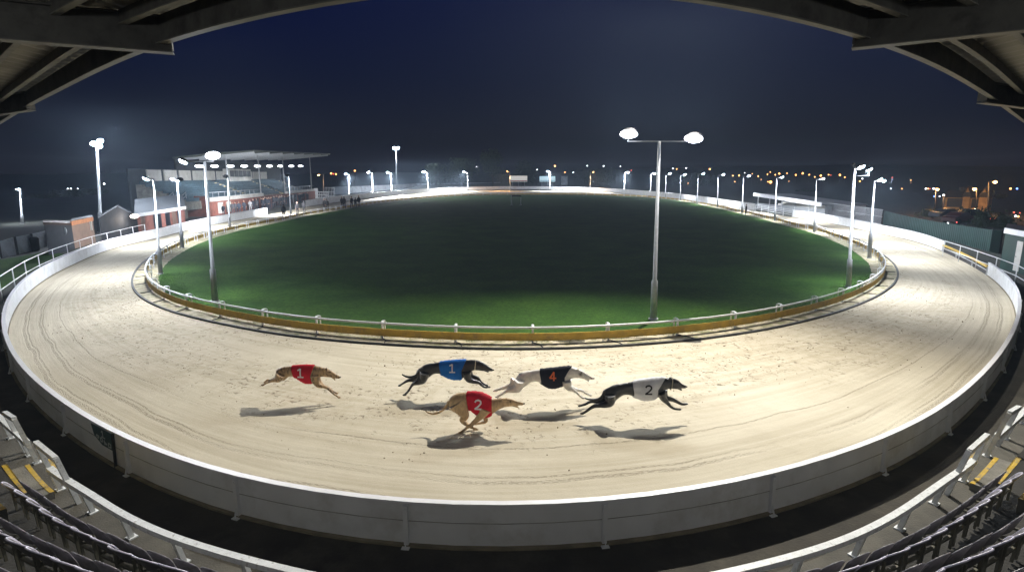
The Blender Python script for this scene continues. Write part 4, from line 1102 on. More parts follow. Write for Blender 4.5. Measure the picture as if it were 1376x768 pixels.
# ------------------------------------------------------------------ boxes placed by their ground line
def facade(name,label,cat,pa,pb,ha,hb,depth,mwall,roof='flat',mroof=None,fasc=None,group=None,overh=.4):
    """front runs pa->pb (ground points, left to right), heights ha/hb, depth away from the viewer"""
    t=thing(name,label,cat,(pa+pb)/2,group); d=(pb-pa); L=d.length; d.normalize(); n=Vector((-d.y,d.x,0))
    n=Vector((pa.x+pb.x,pa.y+pb.y,0)).normalized()
    def S(u,w,z): return pa+d*u+n*w+Vector((0,0,z))
    hz_=lambda u: ha+(hb-ha)*u/L
    mb=MB(); vs=[S(u,w,z) for u,w,z in ((0,0,0),(L,0,0),(L,depth,0),(0,depth,0),(0,0,ha),(L,0,hb),(L,depth,hb),(0,depth,ha))]
    mb.add(vs,[(0,3,2,1),(4,5,6,7),(0,1,5,4),(1,2,6,5),(2,3,7,6),(3,0,4,7)]); mb.build('wall',mwall,t)
    o=overh
    mr=mroof or M['roofgrey']
    if roof=='flat':
        mb=MB(); vs=[S(u,w,hz_(u)+z) for z in (.01,.2) for u,w in ((-o,-o),(L+o,-o),(L+o,depth+o),(-o,depth+o))]
        mb.add(vs,[(0,3,2,1),(4,5,6,7),(0,1,5,4),(1,2,6,5),(2,3,7,6),(3,0,4,7)]); mb.build('roof',mr,t)
    elif roof=='mono':
        mb=MB(); vs=[S(u,w,hz_(u)+z+zz) for z in (.01,.15) for u,w,zz in ((-o,-o,0),(L+o,-o,0),(L+o,depth+o,1.3),(-o,depth+o,1.3))]
        mb.add(vs,[(0,3,2,1),(4,5,6,7),(0,1,5,4),(1,2,6,5),(2,3,7,6),(3,0,4,7)]); mb.build('roof',mr,t)
    elif roof=='gable':
        mb=MB(); r=.9; vs=[S(-o,-o,ha),S(L+o,-o,hb),S(L+o,depth+o,hb),S(-o,depth+o,ha),S(L/2,-o,max(ha,hb)+r),S(L/2,depth+o,max(ha,hb)+r)]
        mb.add(vs,[(0,1,4),(2,3,5),(0,4,5,3),(1,2,5,4),(0,3,2,1)]); mb.build('roof',mr,t)
    if fasc:
        mb=MB(); a,b=S(-o,-o-.05,ha+.0),S(L+o,-o-.05,hb+.0); mb.bar(a,b,.1,.34); mb.build('fascia',fasc,t)
    return t,S,L
M['darkshed']=pbr('dark_shed_boards',(.025,.028,.034),.85,.2,2)
M['orangepanel']=pbr('tan_panel',(.20,.13,.095),.7,.2,1.2,dirt=(.2,.14,.1),dscale=2)
M['hoard']=pbr('pale_hoarding',(.6,.63,.66),.7,.1,.8,dirt=(.28,.29,.3),dscale=.6)
M['greenfence']=pbr('dark_green_sheet',(.009,.038,.032),.6,.25,.8,dirt=(.006,.025,.02),dscale=1.5)
# low building with the pale roof
def gh(px,pyb,pyt):
    b=G(px,pyb,0); return b,HGT(px,pyt,b)
pa,ha=gh(187,315,289); pb,hb=gh(250,303,279)
t,S,L=facade('low_building','low brick building with a pale lean-to roof and lit doorways, left of the far stand','building',pa,pb,ha,hb,5.5,M['brickred'],'mono',mroof=pbr('lean_to_roof',(.08,.09,.10),.8,.15,.5),fasc=M['cap_white'])
for u,w,m_ in ((.06,.08,M['orangepanel']),(.3,.16,M['window']),(.55,.1,M['window']),(.70,.09,M['orangepanel']),(.82,.08,M['window'])):
    mb=MB(); a,b=S(L*u,-.06,.05),S(L*(u+w),-.06,.05); mb.add([a,b,b+Vector((0,0,2.1)),a+Vector((0,0,2.1))],[(0,1,2,3)]); mb.extr([a,b,b+Vector((0,0,2.1)),a+Vector((0,0,2.1))],(S(0,.05,0)-S(0,0,0))) ; mb.build('door' if m_ is not M['window'] else 'window',m_,t)
pw=AT(180.5,290.5,S(-.3,-.8,0).y); mb=MB(); mb.sphere(pw,.32,10,sc=(1.3,.8,.6)); o=mb.build('wall_lamp',emit('bulkhead_lamp',(1,.93,.85),14),t); glow(pw+Vector((0,-.6,-.2)),160,(1,.85,.7))
pa,ha=gh(137,324,293); pb,hb=gh(187,313,291)
facade('shed','dark gabled shed behind the railing, left of the low brick building','shed',pa,pb,ha,hb,3.2,M['darkshed'],'gable',mroof=pbr('dark_roof',(.025,.028,.035),.9,.2),overh=.15)
pa,ha=gh(101,334,300); pb,hb=gh(129,326,294)
t,S,L=facade('container','tan box shaped cabin with an orange top edge, between dark sheds','cabin',pa,pb,ha,hb,3,M['orangepanel'],'flat',mroof=M['darkshed'],fasc=pbr('orange_edge',(.42,.17,.07),.7,.2),overh=.05)
mb=MB(); mb.bar(S(L*.84,-.05,1.2),S(L*.84,-.05,2.0),.3,.05,up=(0,-1,0)); mb.build('door_panel',M['render'],t)
pa,ha=gh(66,343,302); pb,hb=gh(101,334,303)
t,S,L=facade('shed','flat dark cabin with a reddish roof edge beside the white hoardings','shed',pa,pb,ha,hb,3,M['darkshed'],'flat',mroof=pbr('rust_roof',(.05,.028,.022),.8,.2),overh=.1)
mb=MB(); mb.sphere(S(L*.72,-.06,1.6),.2,8,sc=(.7,.2,1.5)); mb.build('round_window',M['hoard'],t)
# white hoardings
hp=[(-26,357),(1,346.5),(23,342),(45,336.5),(67,330.5)]; ht=[(-26,334),(1,325),(23,319),(45,315),(67,309.5)]
for k in range(4):
    a,b=G(*hp[k],0),G(*hp[k+1],0); za,zb=HGT(*ht[k],a),HGT(*ht[k+1],b); d=(b-a).normalized()
    t=thing('hoarding','pale grey hoarding panel on the left, %s from the dark cabin'%('fourth','third','second','first')[k],'hoarding',(a+b)/2,'pale hoardings at the left edge')
    nn=Vector((-d.y,d.x,0)); mb=MB(); mb.extr([a+d*.08,b-d*.08,b-d*.08+Vector((0,0,zb)),a+d*.08+Vector((0,0,za))],nn*.06); mb.build('panel',M['hoard'],t)
    mb=MB(); mb.bar(b-nn*.05,b-nn*.05+Vector((0,0,zb+.1)),.1,.1,up=d); mb.build('post',M['darksteel'],t)
a=G(47,336.5,0); 
t=thing('waste_bin','small dark bin standing against the pale hoardings','bin',a)
mb=MB(); mb.tube([a,a+Vector((0,0,.95))],[.32,.38],12); mb.build('body',M['black'],t); mb=MB(); mb.tube([a+Vector((0,0,.951)),a+Vector((0,0,1.12))],[.41,.25],12); mb.build('lid',M['black'],t)
vg=MB(); vp=[G(x,y,0) for x,y in ((-60,400),(-60,362),(0,349),(67,337),(100,345),(66,352),(30,371),(0,392))]
fill(vp,.004,'side_grass',M['grass'])

# ------------------------------------------------------------------ right side
pa=G(1020,280.5,0); pb=G(1108,289,0)
def shelter():
    a=G(1018,280,0); b=G(1108,290,0); d=(b-a); L=d.length; d.normalize(); n=Vector((-d.y,d.x,0)); 
    if n.x<0: n=-n
    S=lambda u,w,z: a+d*u+n*w+Vector((0,0,z))
    za=HGT(1016,262,a); zb=HGT(1108,276,b); 
    t=thing('roofed_shelter','small open sided shelter with a white fascia and glass front, beyond the right straight','shelter',(a+b)/2)
    H=lambda u: za+(zb-za)*u/L
    mb=MB(); vs=[S(u,w,H(u)+z) for z in (.05,.22) for u,w in ((-.3,-.8),(L+.3,-.8),(L+.3,6.5),(-.3,6.5))]
    mb.add(vs,[(0,3,2,1),(4,5,6,7),(0,1,5,4),(1,2,6,5),(2,3,7,6),(3,0,4,7)]); mb.build('roof',M['roofgrey'],t)
    mb=MB(); mb.bar(S(-.3,-.86,H(0)+.15),S(L+.3,-.86,H(L)+.15),.09,.62); mb.build('fascia',M['cap_white'],t)
    mb=MB(); mb.add([S(0,6.3,0),S(L,6.3,0),S(L,6.3,H(L)),S(0,6.3,H(0)),S(0,6.5,0),S(L,6.5,0),S(L,6.5,H(L)),S(0,6.5,H(0))],[(0,1,2,3),(4,7,6,5),(0,4,5,1),(3,2,6,7),(0,3,7,4),(1,5,6,2)]); mb.build('back_wall',M['hoard'],t)
    for k in range(6):
        u=L*k/5; mb=MB(); mb.box(S(u,0,H(u)/2),(.14,.14,H(u))); mb.build('post',M['galv'],t)
    mb=MB()
    for k in range(4): mb.add([S(u,w,z) for z in (.0,.35+k*.3) for u,w in ((.2,2+k*.9),(L-.2,2+k*.9),(L-.2,2.9+k*.9),(.2,2.9+k*.9))],[(0,3,2,1),(4,5,6,7),(0,1,5,4),(1,2,6,5),(2,3,7,6),(3,0,4,7)])
    mb.build('terrace_step',M['render'],t)
    mb=MB(); mb.bar(S(0,0,.5),S(L,0,.5),.08,1.0); mb.build('front_panel',M['roofgrey'],t)
    mb=MB(); mb.bar(S(L,0,H(L)*.5),S(L,6.3,H(L)*.5),.06,H(L)*.98); mb.build('end_panel',M['hoard'],t)
    glow(S(L*.5,2,H(L/2)-.4),160)
shelter()
# small figures far right
# green sheet fence
gf=[(1186,301,283),(1215,308,290),(1250,317,297),(1290,327,303),(1329,338,309),(1341,341,310)]
P=[]; Ht=[]
for x,yb,yt in gf: b=G(x,yb,0); P.append(b); Ht.append(HGT(x,yt,b))
t=thing('green_fence','long dark green sheet fence beyond the right bend','fence',P[2])
mb=MB(); rows=[]
for k in range(161):
    f=k/160*(len(P)-1); i=min(int(f),len(P)-2); q=P[i].lerp(P[i+1],f-i); h=Ht[i]+(Ht[i+1]-Ht[i])*(f-i); w=.06*(k%2)
    rows.append([q+Vector((w,w,0)),q+Vector((w+.06,w+.06,0)),q+Vector((w+.06,w+.06,h)),q+Vector((w,w,h))])
mb.sweep(rows); mb.build('sheet',M['greenfence'],t)
for p,h in zip(P,Ht): mb=MB(); mb.box(p+Vector((.3,.3,h/2)),(.12,.12,h+.1)); mb.build('post',M['darksteel'],t)
for k in range(1,len(P)):
    pass
# earlier stretch of plain fence towards the shelter
gq=[(1112,289,279),(1150,296,283),(1184,302,286)]
t=thing('wire_fence','grey mesh panel fence between the roofed shelter and the green fence','fence',G(1150,296,0))
Pq=[G(x,y,0) for x,y,_ in gq]
for a,b in zip(Pq,Pq[1:]):
    for k in range(5):
        u=a.lerp(b,k/5); v=a.lerp(b,(k+1)/5); mb=MB(); h=1.9
        for z in (.1,1.0,1.85): mb.bar(u+Vector((0,0,z)),v+Vector((0,0,z)),.05,.06)
        for j in range(9): q=u.lerp(v,j/9); mb.bar(q,q+Vector((0,0,h)),.03,.03)
        mb.build('panel',M['galv'],t)
# green hut
a,b=G(1343,360,0),G(1386,372,0); za=HGT(1341,309.5,a)
t,S,L=facade('green_hut','dark green hut with a white fascia, a white door and a small round sign','hut',a,b,za,za-.05,4,M['greenfence'],'flat',mroof=M['darksteel'],fasc=M['cap_white'],overh=.1)
mb=MB(); c0=S(L*.42,-.04,.1); c1=S(L*.60,-.04,.1); hd=HGT(1362,324,S(L*.5,0,0)); mb.extr([c0,c1,Vector((c1.x,c1.y,hd)),Vector((c0.x,c0.y,hd))],(S(0,-.04,0)-S(0,0,0))); dd=mb.build('door',M['render'],t)
mb=MB(); mb.tube([S(L*.45,-.1,1.0),S(L*.45,-.16,1.0)],.03,6); mb.build('handle',M['darksteel'],dd)
cs=S(L*.16,-.03,HGT(1350,324,S(L*.16,0,0))); nn=Vector(((b-a).y,-(b-a).x,0)).normalized()*.06
if nn.y>0: nn=-nn
cs=cs+nn*.8
mb=MB(); mb.tube([cs,cs+nn*.6],.20,20,smooth=False); sg=mb.build('round_sign',pbr('sign_red',(.5,.03,.03),.5,.05),t)
mb=MB(); mb.tube([cs+nn*.6,cs+nn*.8],.145,20,smooth=False); mb.build('sign_face',M['cap_white'],sg)
mb=MB(); mb.bar(cs+nn*.85+Vector((0,0,-.06)),cs+nn*.85+Vector((0,0,.06)),.03,.01,up=nn); mb.build('sign_mark',M['black'],sg)

# billboards, cabin and jump frame at the far end
def board(x0,x1,y0,y1,ybase,label,mface,stripe=None):
    b=G((x0+x1)/2,ybase,0); Y=b.y; p0,p1=AT(x0,y1,Y),AT(x1,y0,Y)
    t=thing('billboard',label,'billboard',b,'billboards at the far end')
    mb=MB(); mb.box(((p0.x+p1.x)/2,Y,(p0.z+p1.z)/2),(p1.x-p0.x,.25,p1.z-p0.z)); f=mb.build('face',mface,t)
    if stripe: 
        mb=MB(); mb.box(((p0.x+p1.x)/2,Y-.14,p0.z+(p1.z-p0.z)*.16),(p1.x-p0.x-.1,.04,(p1.z-p0.z)*.16)); mb.build('stripe',stripe,f)
    for fx in (.15,.5,.85):
        x=p0.x+(p1.x-p0.x)*fx; mb=MB(); mb.box((x,Y+.2,p0.z/2),(.2,.2,p0.z)); mb.build('post',M['galv'],t)
    return t
Mb1=emit('glowing_billboard_cream',(.9,.85,.78),.6,(.75,.72,.68)); Mb2=emit('glowing_billboard_blue',(.6,.85,.95),.8,(.5,.72,.78))  # faces given their own glow so they stay visible in the dark
board(685,708.5,236.2,244,253.0,'cream billboard with a thin red stripe, left of the pair at the far end',Mb1,pbr('stripe_red',(.45,.08,.08),.6))
board(725,746,236.8,244,253.0,'pale blue billboard, right of the pair at the far end',Mb2,pbr('stripe_pale',(.62,.78,.82),.6))
b=G(758,252.8,0); Y=b.y; p0,p1=AT(753.5,250,Y),AT(762,237,Y)
t=thing('cabin','narrow grey cabin on stilts right of the pale blue billboard','cabin',b)
mb=MB(); mb.box((b.x,Y,(p1.z+1.2)/2+.3),(p1.x-p0.x,3,p1.z-1.2)); mb.build('wall',M['hoard'],t)
mb=MB(); mb.box((b.x,Y,p1.z+.2),(p1.x-p0.x+.4,3.4,.2)); mb.build('roof',M['roofgrey'],t)
for s_ in (-1,1): mb=MB(); mb.box((b.x+s_*(p1.x-p0.x)*.42,Y,.5),(.15,.15,1.0)); mb.build('leg',M['galv'],t)
# long grey wall and low block behind the far boards
for (xa,ya,xb,yb,yt0,yt1,lab) in ((448,262.5,560,252.8,251,246.5,'long grey fence behind the boards, right of the far stand'),(560,252.6,673,249.6,246.6,245,'long grey wall behind the far boards, left of the billboards')):
    a,b=G(xa,ya-1.2,0),G(xb,yb-.4,0); t=thing('grey_wall',lab,'wall',(a+b)/2); d=(b-a); n_=8
    for k in range(n_):
        u,v=a+d*(k/n_),a+d*((k+.97)/n_); z0,z1=HGT(xa+(xb-xa)*k/n_,yt0+(yt1-yt0)*k/n_,u),HGT(xa+(xb-xa)*(k+1)/n_,yt0+(yt1-yt0)*(k+1)/n_,v); z0,z1=max(1.5,min(z0,4)),max(1.5,min(z1,4))
        mb=MB(); mb.extr([u,v,v+Vector((0,0,z1)),u+Vector((0,0,z0))],(0,.3,0)); mb.build('panel',pbr('grey_panel',(.22,.25,.28),.8,.15,.3) if k==0 and 'gp' not in M else M.get('gp',M['hoard']),t)
        M.setdefault('gp',M['hoard'])
# white gates by the far stand
for x0,x1,yb,yt,lab in ((423,427.5,266.5,253,'narrow white gate panel at the right end of the far stand'),(427.5,441,266,257.5,'low white barrier between the two white gate frames'),(437.5,450,264.5,251.5,'tall white gate frame right of the far stand')):
    a,b=G(x0,yb,0),G(x1,yb,0); z=HGT(x0,yt,a); t=thing('white_gate',lab,'gate',(a+b)/2)
    mb=MB(); 
    for k in range(7): q=a.lerp(b,k/6); mb.bar(q,q+Vector((0,0,z)),.09,.09)
    mb.build('bars',M['white'],t); mb=MB()
    for f in (.08,.5,.97): mb.bar(a+Vector((0,0,z*f)),b+Vector((0,0,z*f)),.1,.12)
    mb.build('frame',M['white'],t)
a=G(687.3,275.5,0); Y=a.y
t=thing('jump_frame','white two post frame with a dark crossbar, alone on the infield grass','frame',AT(693,275,Y))
for x,yt,yb in ((687.3,263,275.6),(699.8,265,274.5)):
    p=AT(x,yb,Y); q=AT(x,yt,Y); mb=MB(); mb.bar((p.x,Y,0),(p.x,Y,q.z),.14,.14); mb.box((p.x,Y,.06),(.4,.6,.12)); mb.build('post',M['white'],t)
q=AT(687.3,263,Y); q2=AT(699.8,263,Y); mb=MB(); mb.bar(q,q2,.12,.3); mb.build('crossbar',M['darksteel'],t)

# ------------------------------------------------------------------ people
def cl(c): return pbr('dark_clothing',c,.85,.2,6)
Cm=[cl((.012,.012,.015)),cl((.03,.035,.05)),cl((.07,.07,.08)),cl((.30,.30,.31)),cl((.10,.05,.045))]
SKIN=pbr('skin',(.42,.26,.19),.6,.05); HAIR=pbr('hair',(.02,.015,.012),.7,.1)
def person_mesh(pose):
    mb=MB(); st,arm=pose
    for s in (-1,1):
        mb.tube([(s*.10,0,.90),(s*.115,.02+st*s*.10,.50),(s*.12,st*s*.16,.10)],[.10,.065,.05],8)
        mb.tube([(s*.12,st*s*.16-.03,.04),(s*.125,st*s*.16+.16,.035)],[.05,.045],8)
        h=(s*.22,.06+arm*.18,.86) if arm<.8 else (s*.10,.24,1.12)
        mb.tube([(s*.19,0,1.42),(s*.25,-.02,1.14),h],[.07,.055,.04],8)
        mb.sphere(h,.05,6)
        for k in range(4): mb.tube([Vector(h)+Vector(((k-1.5)*.018,.01,-.02)),Vector(h)+Vector(((k-1.5)*.02,.03,-.10+.008*abs(k-1)))],[.012,.009],5)
    mb.tube([(0,0,.84),(0,0,1.0),(0,0,1.25),(0,0,1.42),(0,0,1.50)],[(.17,.12),(.16,.11),(.20,.13),(.19,.11),(.07,.07)],12)
    mb.tube([(0,0,1.48),(0,.01,1.58)],[.06,.055],8); mb.sphere((0,.015,1.67),.11,10,sc=(.85,.98,1.12))
    mb.sphere((0,.12,1.66),.022,6); 
    for s in (-1,1): mb.sphere((s*.095,.01,1.66),.022,6)
    o=mb.build('body',Cm[0]); md=o.modifiers.new('r','REMESH'); md.mode='VOXEL'; md.voxel_size=.022; md.use_smooth_shade=True
    dg=bpy.context.evaluated_depsgraph_get(); me=bpy.data.meshes.new_from_object(o.evaluated_get(dg)); bpy.data.objects.remove(o)
    for p in me.polygons: p.use_smooth=True
    return me
PMS=[person_mesh((0,.2)),person_mesh((.8,.4)),person_mesh((0,1.0))]
hairm=None
def person(px,py,h_px,label,ci,pi_,rz,group,hood=False):
    g=G(px,py,0); sc=max(.92,min(1.25,h_px*g.y/F/1.78))
    t=thing('person',label,'person',g,group); t.rotation_euler=(0,0,rz); t.scale=(sc,sc,sc)
    me=PMS[pi_].copy(); me.materials.clear(); me.materials.append(Cm[ci]); me.materials.append(SKIN)
    for p in me.polygons:
        if p.center.z>1.52 or (p.center.z<.92 and abs(p.center.x)>.19 and p.center.z>.7): p.material_index=1
    o=bpy.data.objects.new('body',me); COL.objects.link(o); o.parent=t
    mb=MB(); mb.sphere((0,-.012,1.70),.118,8,sc=(.9,.95,1.0)); 
    if hood: mb.tube([(0,-.02,1.47),(0,-.02,1.58)],[.12,.11],8)
    hm=mb.build('hood' if hood else 'hair',Cm[ci] if hood else HAIR); hm.parent=t
    mb=MB(); mb.tube([(0,0,.78),(0,0,.95),(0,0,1.25),(0,0,1.43),(0,0,1.5)],[(.215,.15),(.20,.14),(.225,.15),(.21,.125),(.08,.08)],12); c=mb.build('coat',Cm[ci]); c.parent=t
    return t
inf=[(382,294,19,'alone nearest the left end of the rail'),(400,288.5,17,'left of a close pair near the slim pole'),(409,286.5,17,'right of the pair near the slim pole'),(436.5,283,16,'left of two standing close together'),(440,283,15.5,'right of two standing close together'),(460,280,15.5,'left one of the middle two by the rail'),(463,280,15.5,'right one of the middle two by the rail'),(473,279.5,15.5,'left of the group furthest along the rail'),(478,279.8,14,'shortest one, in the middle of the furthest group'),(482.5,278.3,15.5,'right end of the group furthest along the rail')]
for k,(x,y,h,l) in enumerate(inf):
    person(x,y,h,'person in black by the infield rail, '+l,0,k%3,R.uniform(-.6,.6)+pi*(k%2),'people standing at the edge of the infield',hood=k%3!=1)
crowd=[]
for k in range(26):
    f=k/25; x=352+f*62+R.uniform(-1.5,1.5); y=283.5-f*12.5+R.uniform(-2.6,1.0); crowd.append((x,y))
for k,(x,y) in enumerate(sorted(crowd)):
    ci=R.choice([1,1,2,2,3,4])
    person(x,y,17,'person in a %s coat in the crowd below the far stand'%['black','dark blue','grey','pale','dark red'][ci],ci,k%3,pi+R.uniform(-1.2,1.2),'crowd below the far stand')
for k,(x,y) in enumerate(((301,290.5),(313,287.5),(317,287),(322,286.8),(329,285.6),(337,284.5),(341,283.5),(346,282.6))):
    person(x,y,16,'spectator behind the white boards in front of the brick stand base',R.choice([1,2,3]),k%3,pi+R.uniform(-1,1),'spectators behind the boards before the brick base')
g=person(1002,288.5,12,'small person in dark clothes standing alone by the rail on the right side',0,0,1.5,None)

# ------------------------------------------------------------------ trees, hills, town
M['bark']=pbr('bark',(.06,.045,.03),.95,.2)
M['leaf']=pbr('dark_foliage',(.035,.055,.022),.8,.35,.8)
def tree(px,py_top,w_px,Y,label,seed):
    rr=random.Random(seed); x=AT(px,240,Y).x; H_=AT(px,py_top,Y).z; W=w_px*Y/F/2
    t=thing('tree',label,'tree',(x,Y,0),'dark trees beyond the far boards')
    mb=MB(); mb.tube([(x,Y,0),(x+.2,Y,H_*.3),(x-.1,Y,H_*.6)],[.45,.32,.14],8)
    for k in range(7):
        a=rr.uniform(0,6.28); z=H_*rr.uniform(.25,.55); mb.tube([(x,Y,z),(x+cos(a)*W*.5,Y+sin(a)*W*.5,z+H_*.2)],[.16,.05],6)
    mb.build('trunk',M['bark'],t)
    mb=MB(); cs=[]
    for k in range(16):
        a=rr.uniform(0,6.28); r=W*rr.uniform(.1,.8); z=H_*rr.uniform(.3,.88); f=1-abs(z/H_-.5)*.9; cs.append((Vector((x+cos(a)*r*f,Y+sin(a)*r*f,z)),W*rr.uniform(.25,.48)))
    for _ in range(2600):
        c,r=rr.choice(cs); d=Vector((rr.gauss(0,1),rr.gauss(0,1),rr.gauss(0,.8))).normalized()*r*rr.uniform(.6,1.08); p=c+d
        if p.z>H_ or p.z<.5: continue
        s=rr.uniform(.16,.4); M3=Euler((rr.random()*6,rr.random()*6,rr.random()*6)).to_matrix()
        mb.add([p+M3@Vector(v)*s for v in ((-1,-.5,0),(1,-.5,.1),(.9,.6,0),(-.8,.6,.15))],[(0,1,2,3)])
    mb.build('crown',M['leaf'],t,fix=False)
for k,(px,yt,w,Y,l) in enumerate(((662,200,44,285,'tallest rounded dark tree behind the far end, left of the billboards'),(622,212,60,290,'broad dark tree left of the tallest tree behind the far end'),(585,219,46,280,'low dark tree near the far mast behind the far end'),(705,216,50,295,'dark tree behind the cream billboard'),(60,262,90,150,'wide dark tree behind the white hoardings'),(105,255,60,170,'dark tree behind the tan cabin at the left'),(1345,262,30,150,'dark tree on the far right behind the green hut'),(1230,262,60,200,'dark broad tree beyond the right bend'),(1085,256,60,210,'dark tree behind the roofed shelter'),(1180,258,50,230,'dark tree beyond the right bend lamps'),(800,226,90,300,'wide dark tree behind the middle of the far boards'),(930,232,80,290,'low dark tree behind the right part of the far boards'))):
    tree(px,yt,w,Y,l,k+3)
# bushes between green fence and town
def bush(px,py,w_px,h_px,label,seed):
    rr=random.Random(seed); g=G(px,py,0); W=w_px*g.y/F/2; H_=h_px*g.y/F; t=thing('bush',label,'bush',g,'dark bushes behind the green fence')
    mb=MB()
    for k in range(5): mb.tube([g,g+Vector((rr.uniform(-.5,.5)*W,rr.uniform(-.4,.4)*W,H_*.7))],[.06,.02],5)
    mb.build('stem',M['bark'],t); mb=MB()
    for _ in range(900):
        d=Vector((rr.gauss(0,.45)*W,rr.gauss(0,.45)*W,abs(rr.gauss(0,.45))*H_+.1)); p=g+d; s=rr.uniform(.08,.2); M3=Euler((rr.random()*6,rr.random()*6,rr.random()*6)).to_matrix()
        mb.add([p+M3@Vector(v)*s for v in ((-1,-.5,0),(1,-.5,.1),(.9,.6,0),(-.8,.6,.15))],[(0,1,2,3)])
    mb.build('foliage',M['leaf'],t,fix=False)
for k,(x,y,w,h,l) in enumerate(((1288,298,22,12,'dark bush in front of the lit house, left of two'),(1318,305,20,20,'tall dark bush at the right corner of the lit house'),(1252,291,26,8,'low dark bush left of the lit house'),(1345,306,26,14,'dark bush just behind the green hut'))): bush(x,y,w,h,l,k+40)
# hill rising behind the town
hm=MB(); rows=[]
for j in range(12):
    Y=230+j*45; r=[]
    for i in range(41):
        X=-700+i*35; px=688+750*X/(Y*.99)
        base=(j/11)**1.2*(9+10*max(0,min(1,(X-40)/260)))+1.2*sin(X*.02+j)*(j/11)
        r.append(Vector((X,Y,base-.03)))
    rows.append(r)
hm.sweep(rows,closeprof=False,smooth=True); tag(hm.build('hills',M['ground']),kind='structure')
def hillz(X,Y):
    f=max(0,min(1,(Y-230)/495)); return f**1.2*(9+10*max(0,min(1,(X-40)/260)))
M['o']=emit('distant_orange',(1,.40,.11),7); M['w']=emit('distant_white',(.9,.92,1),8); M['b']=emit('distant_blue',(.15,.3,1),6); M['r']=emit('distant_red',(1,.08,.05),4)
DL=[]
for zx,zy,c,s in ((190,157,'w',1),(212,160,'o',1),(267,154,'w',1),(403,160,'o',1.5),(275,242,'o',1.6),(537,198,'o',1),(573,197,'o',1.2),(548,232,'o',.8),(605,182,'w',.7),(683,201,'o',1),(648,187,'o',.7),(737,190,'o',.9),(753,177,'o',.8),(782,193,'o',1),(805,186,'o',1.4),(850,184,'o',.9),(900,194,'o',1.3),(940,184,'o',1.6),(978,193,'o',1.1),(1045,198,'o',1.6),(1090,193,'o',1),(1103,195,'r',.7),(1155,194,'o',1.6),(1183,207,'o',1),(755,235,'o',2.4),(740,233,'o',1),(947,273,'o',1.5),(972,270,'r',1),(983,266,'o',1.3),(1157,270,'o',1.1),(1185,275,'o',1),(1285,215,'w',1.2),(1270,230,'o',1.2),(1282,300,'o',1),(1313,301,'w',1.5),(1240,180,'o',.6),(1010,205,'o',1),(700,220,'o',.6),(860,230,'o',.6)): DL.append((860+zx/4.3,190+zy/4.3,c,s))
for zx,zy,c,s in ((65,228,'w',1.3),(93,230,'o',1),(115,235,'r',.7),(152,305,'w',1.3),(180,312,'o',.7),(232,385,'w',1),(398,140,'w',.6),(165,385,'b',1.4),(388,430,'r',1),(415,407,'w',.9),(362,583,'w',1.2),(708,503,'b',1),(725,480,'w',.8),(745,490,'w',.6),(930,550,'w',1.3),(915,520,'r',1),(960,520,'r',.9),(1147,263,'o',1.6),(1227,285,'b',1.4),(1215,435,'r',1.1),(1235,482,'w',1.6),(1270,488,'o',1.5),(1290,440,'r',.7),(545,495,'w',.5),(475,570,'r',.9),(400,650,'w',.9)): DL.append((1236+zx/9.6,240+zy/9.6,c,s))
for zx,zy,c,s in ((4,185,'o',1),(92,170,'o',1.4),(465,170,'w',.8),(655,153,'w',1),(935,165,'w',.8),(1017,148,'o',1.5),(1063,177,'o',1),(1102,178,'w',.9),(1167,147,'w',.9),(1242,148,'w',1),(1320,150,'w',.8),(1370,168,'r',1),(985,172,'o',.8)): DL.append((450+zx/3.44,180+zy/3.44,c,s))
DL+=[(140,247,'w',1.3),(94,273,'w',.9),(98,272,'w',1),(107,269.6,'w',.8),(445,233,'o',1.5),(448,233.6,'r',1),(451.5,234,'o',1.3),(477,229.5,'o',1.2),(1196,262,'w',.8),(1210,268,'o',.9),(1224,246,'o',.8),(1199,238.5,'r',.9),(1224,242,'o',.9),(1163,253,'r',.7)]
for k,(x,y,c,s) in enumerate(DL):
    Y=318 if y<262 else (240 if y<275 else 150); 
    if y>285: Y=max(60,G(x,y+6,0).y)
    p=AT(x,y,Y); 
    if p.z<.6: p.z=.6
    r=s*.75*Y/F; zb=max(0,hillz(p.x,Y)) if Y>230 else 0
    mb=MB(); mb.sphere(p,r,8,mi=0); mb.tube([(p.x,Y,min(zb,p.z-.3)-.2),(p.x,Y,p.z-r*.9)],.06,5,mi=1)
    o=mb.build('distant_lamp',[M[c],M['darksteel']],loc=(p.x,Y,zb))
    nm={'o':'orange','w':'white','b':'blue','r':'red'}[c]; side='on the left' if x<560 else ('along the middle' if x<860 else ('over the right straight' if x<1165 else 'on the far right'))
    tag(o,'tiny %s town light in the dark distance %s'%(nm,side),'distant lamp','distant %s town lights %s'%(nm,side))
# orange street lamps near the house
for x,y,xb,yb,l in ((1259,254.5,1257,285,'orange street lamp left of the lit house'),(1309.5,254,1312,283,'orange street lamp above the roof of the lit house'),(1337,244.5,1328,288,'tallest orange street lamp on a pole right of the lit house'),(1268,262,1268,283,'small white lamp at the left corner of the lit house')):
    Y=86; b=AT(xb,yb,Y); b.z=0; tp=AT(xb,y-.5,Y); hd=AT(x,y,Y)
    t=thing('street_lamp',l,'street lamp',b,'street lamps around the lit house')
    mb=MB(); mb.tube([b,tp,hd+Vector((0,0,.12))],[.12,.07,.05],8); mb.build('pole',M['darksteel'],t)
    small='white' in l; mb=MB(); mb.sphere(hd,.13 if small else .26,10,sc=(1.1,1,.75)); mb.build('lamp_globe',M['w'] if small else emit('street_lamp_globe',(1,.50,.16),9),t)
    glow(hd+Vector((0,-.7,-.5)),120 if small else 1000,(1,.48,.15))
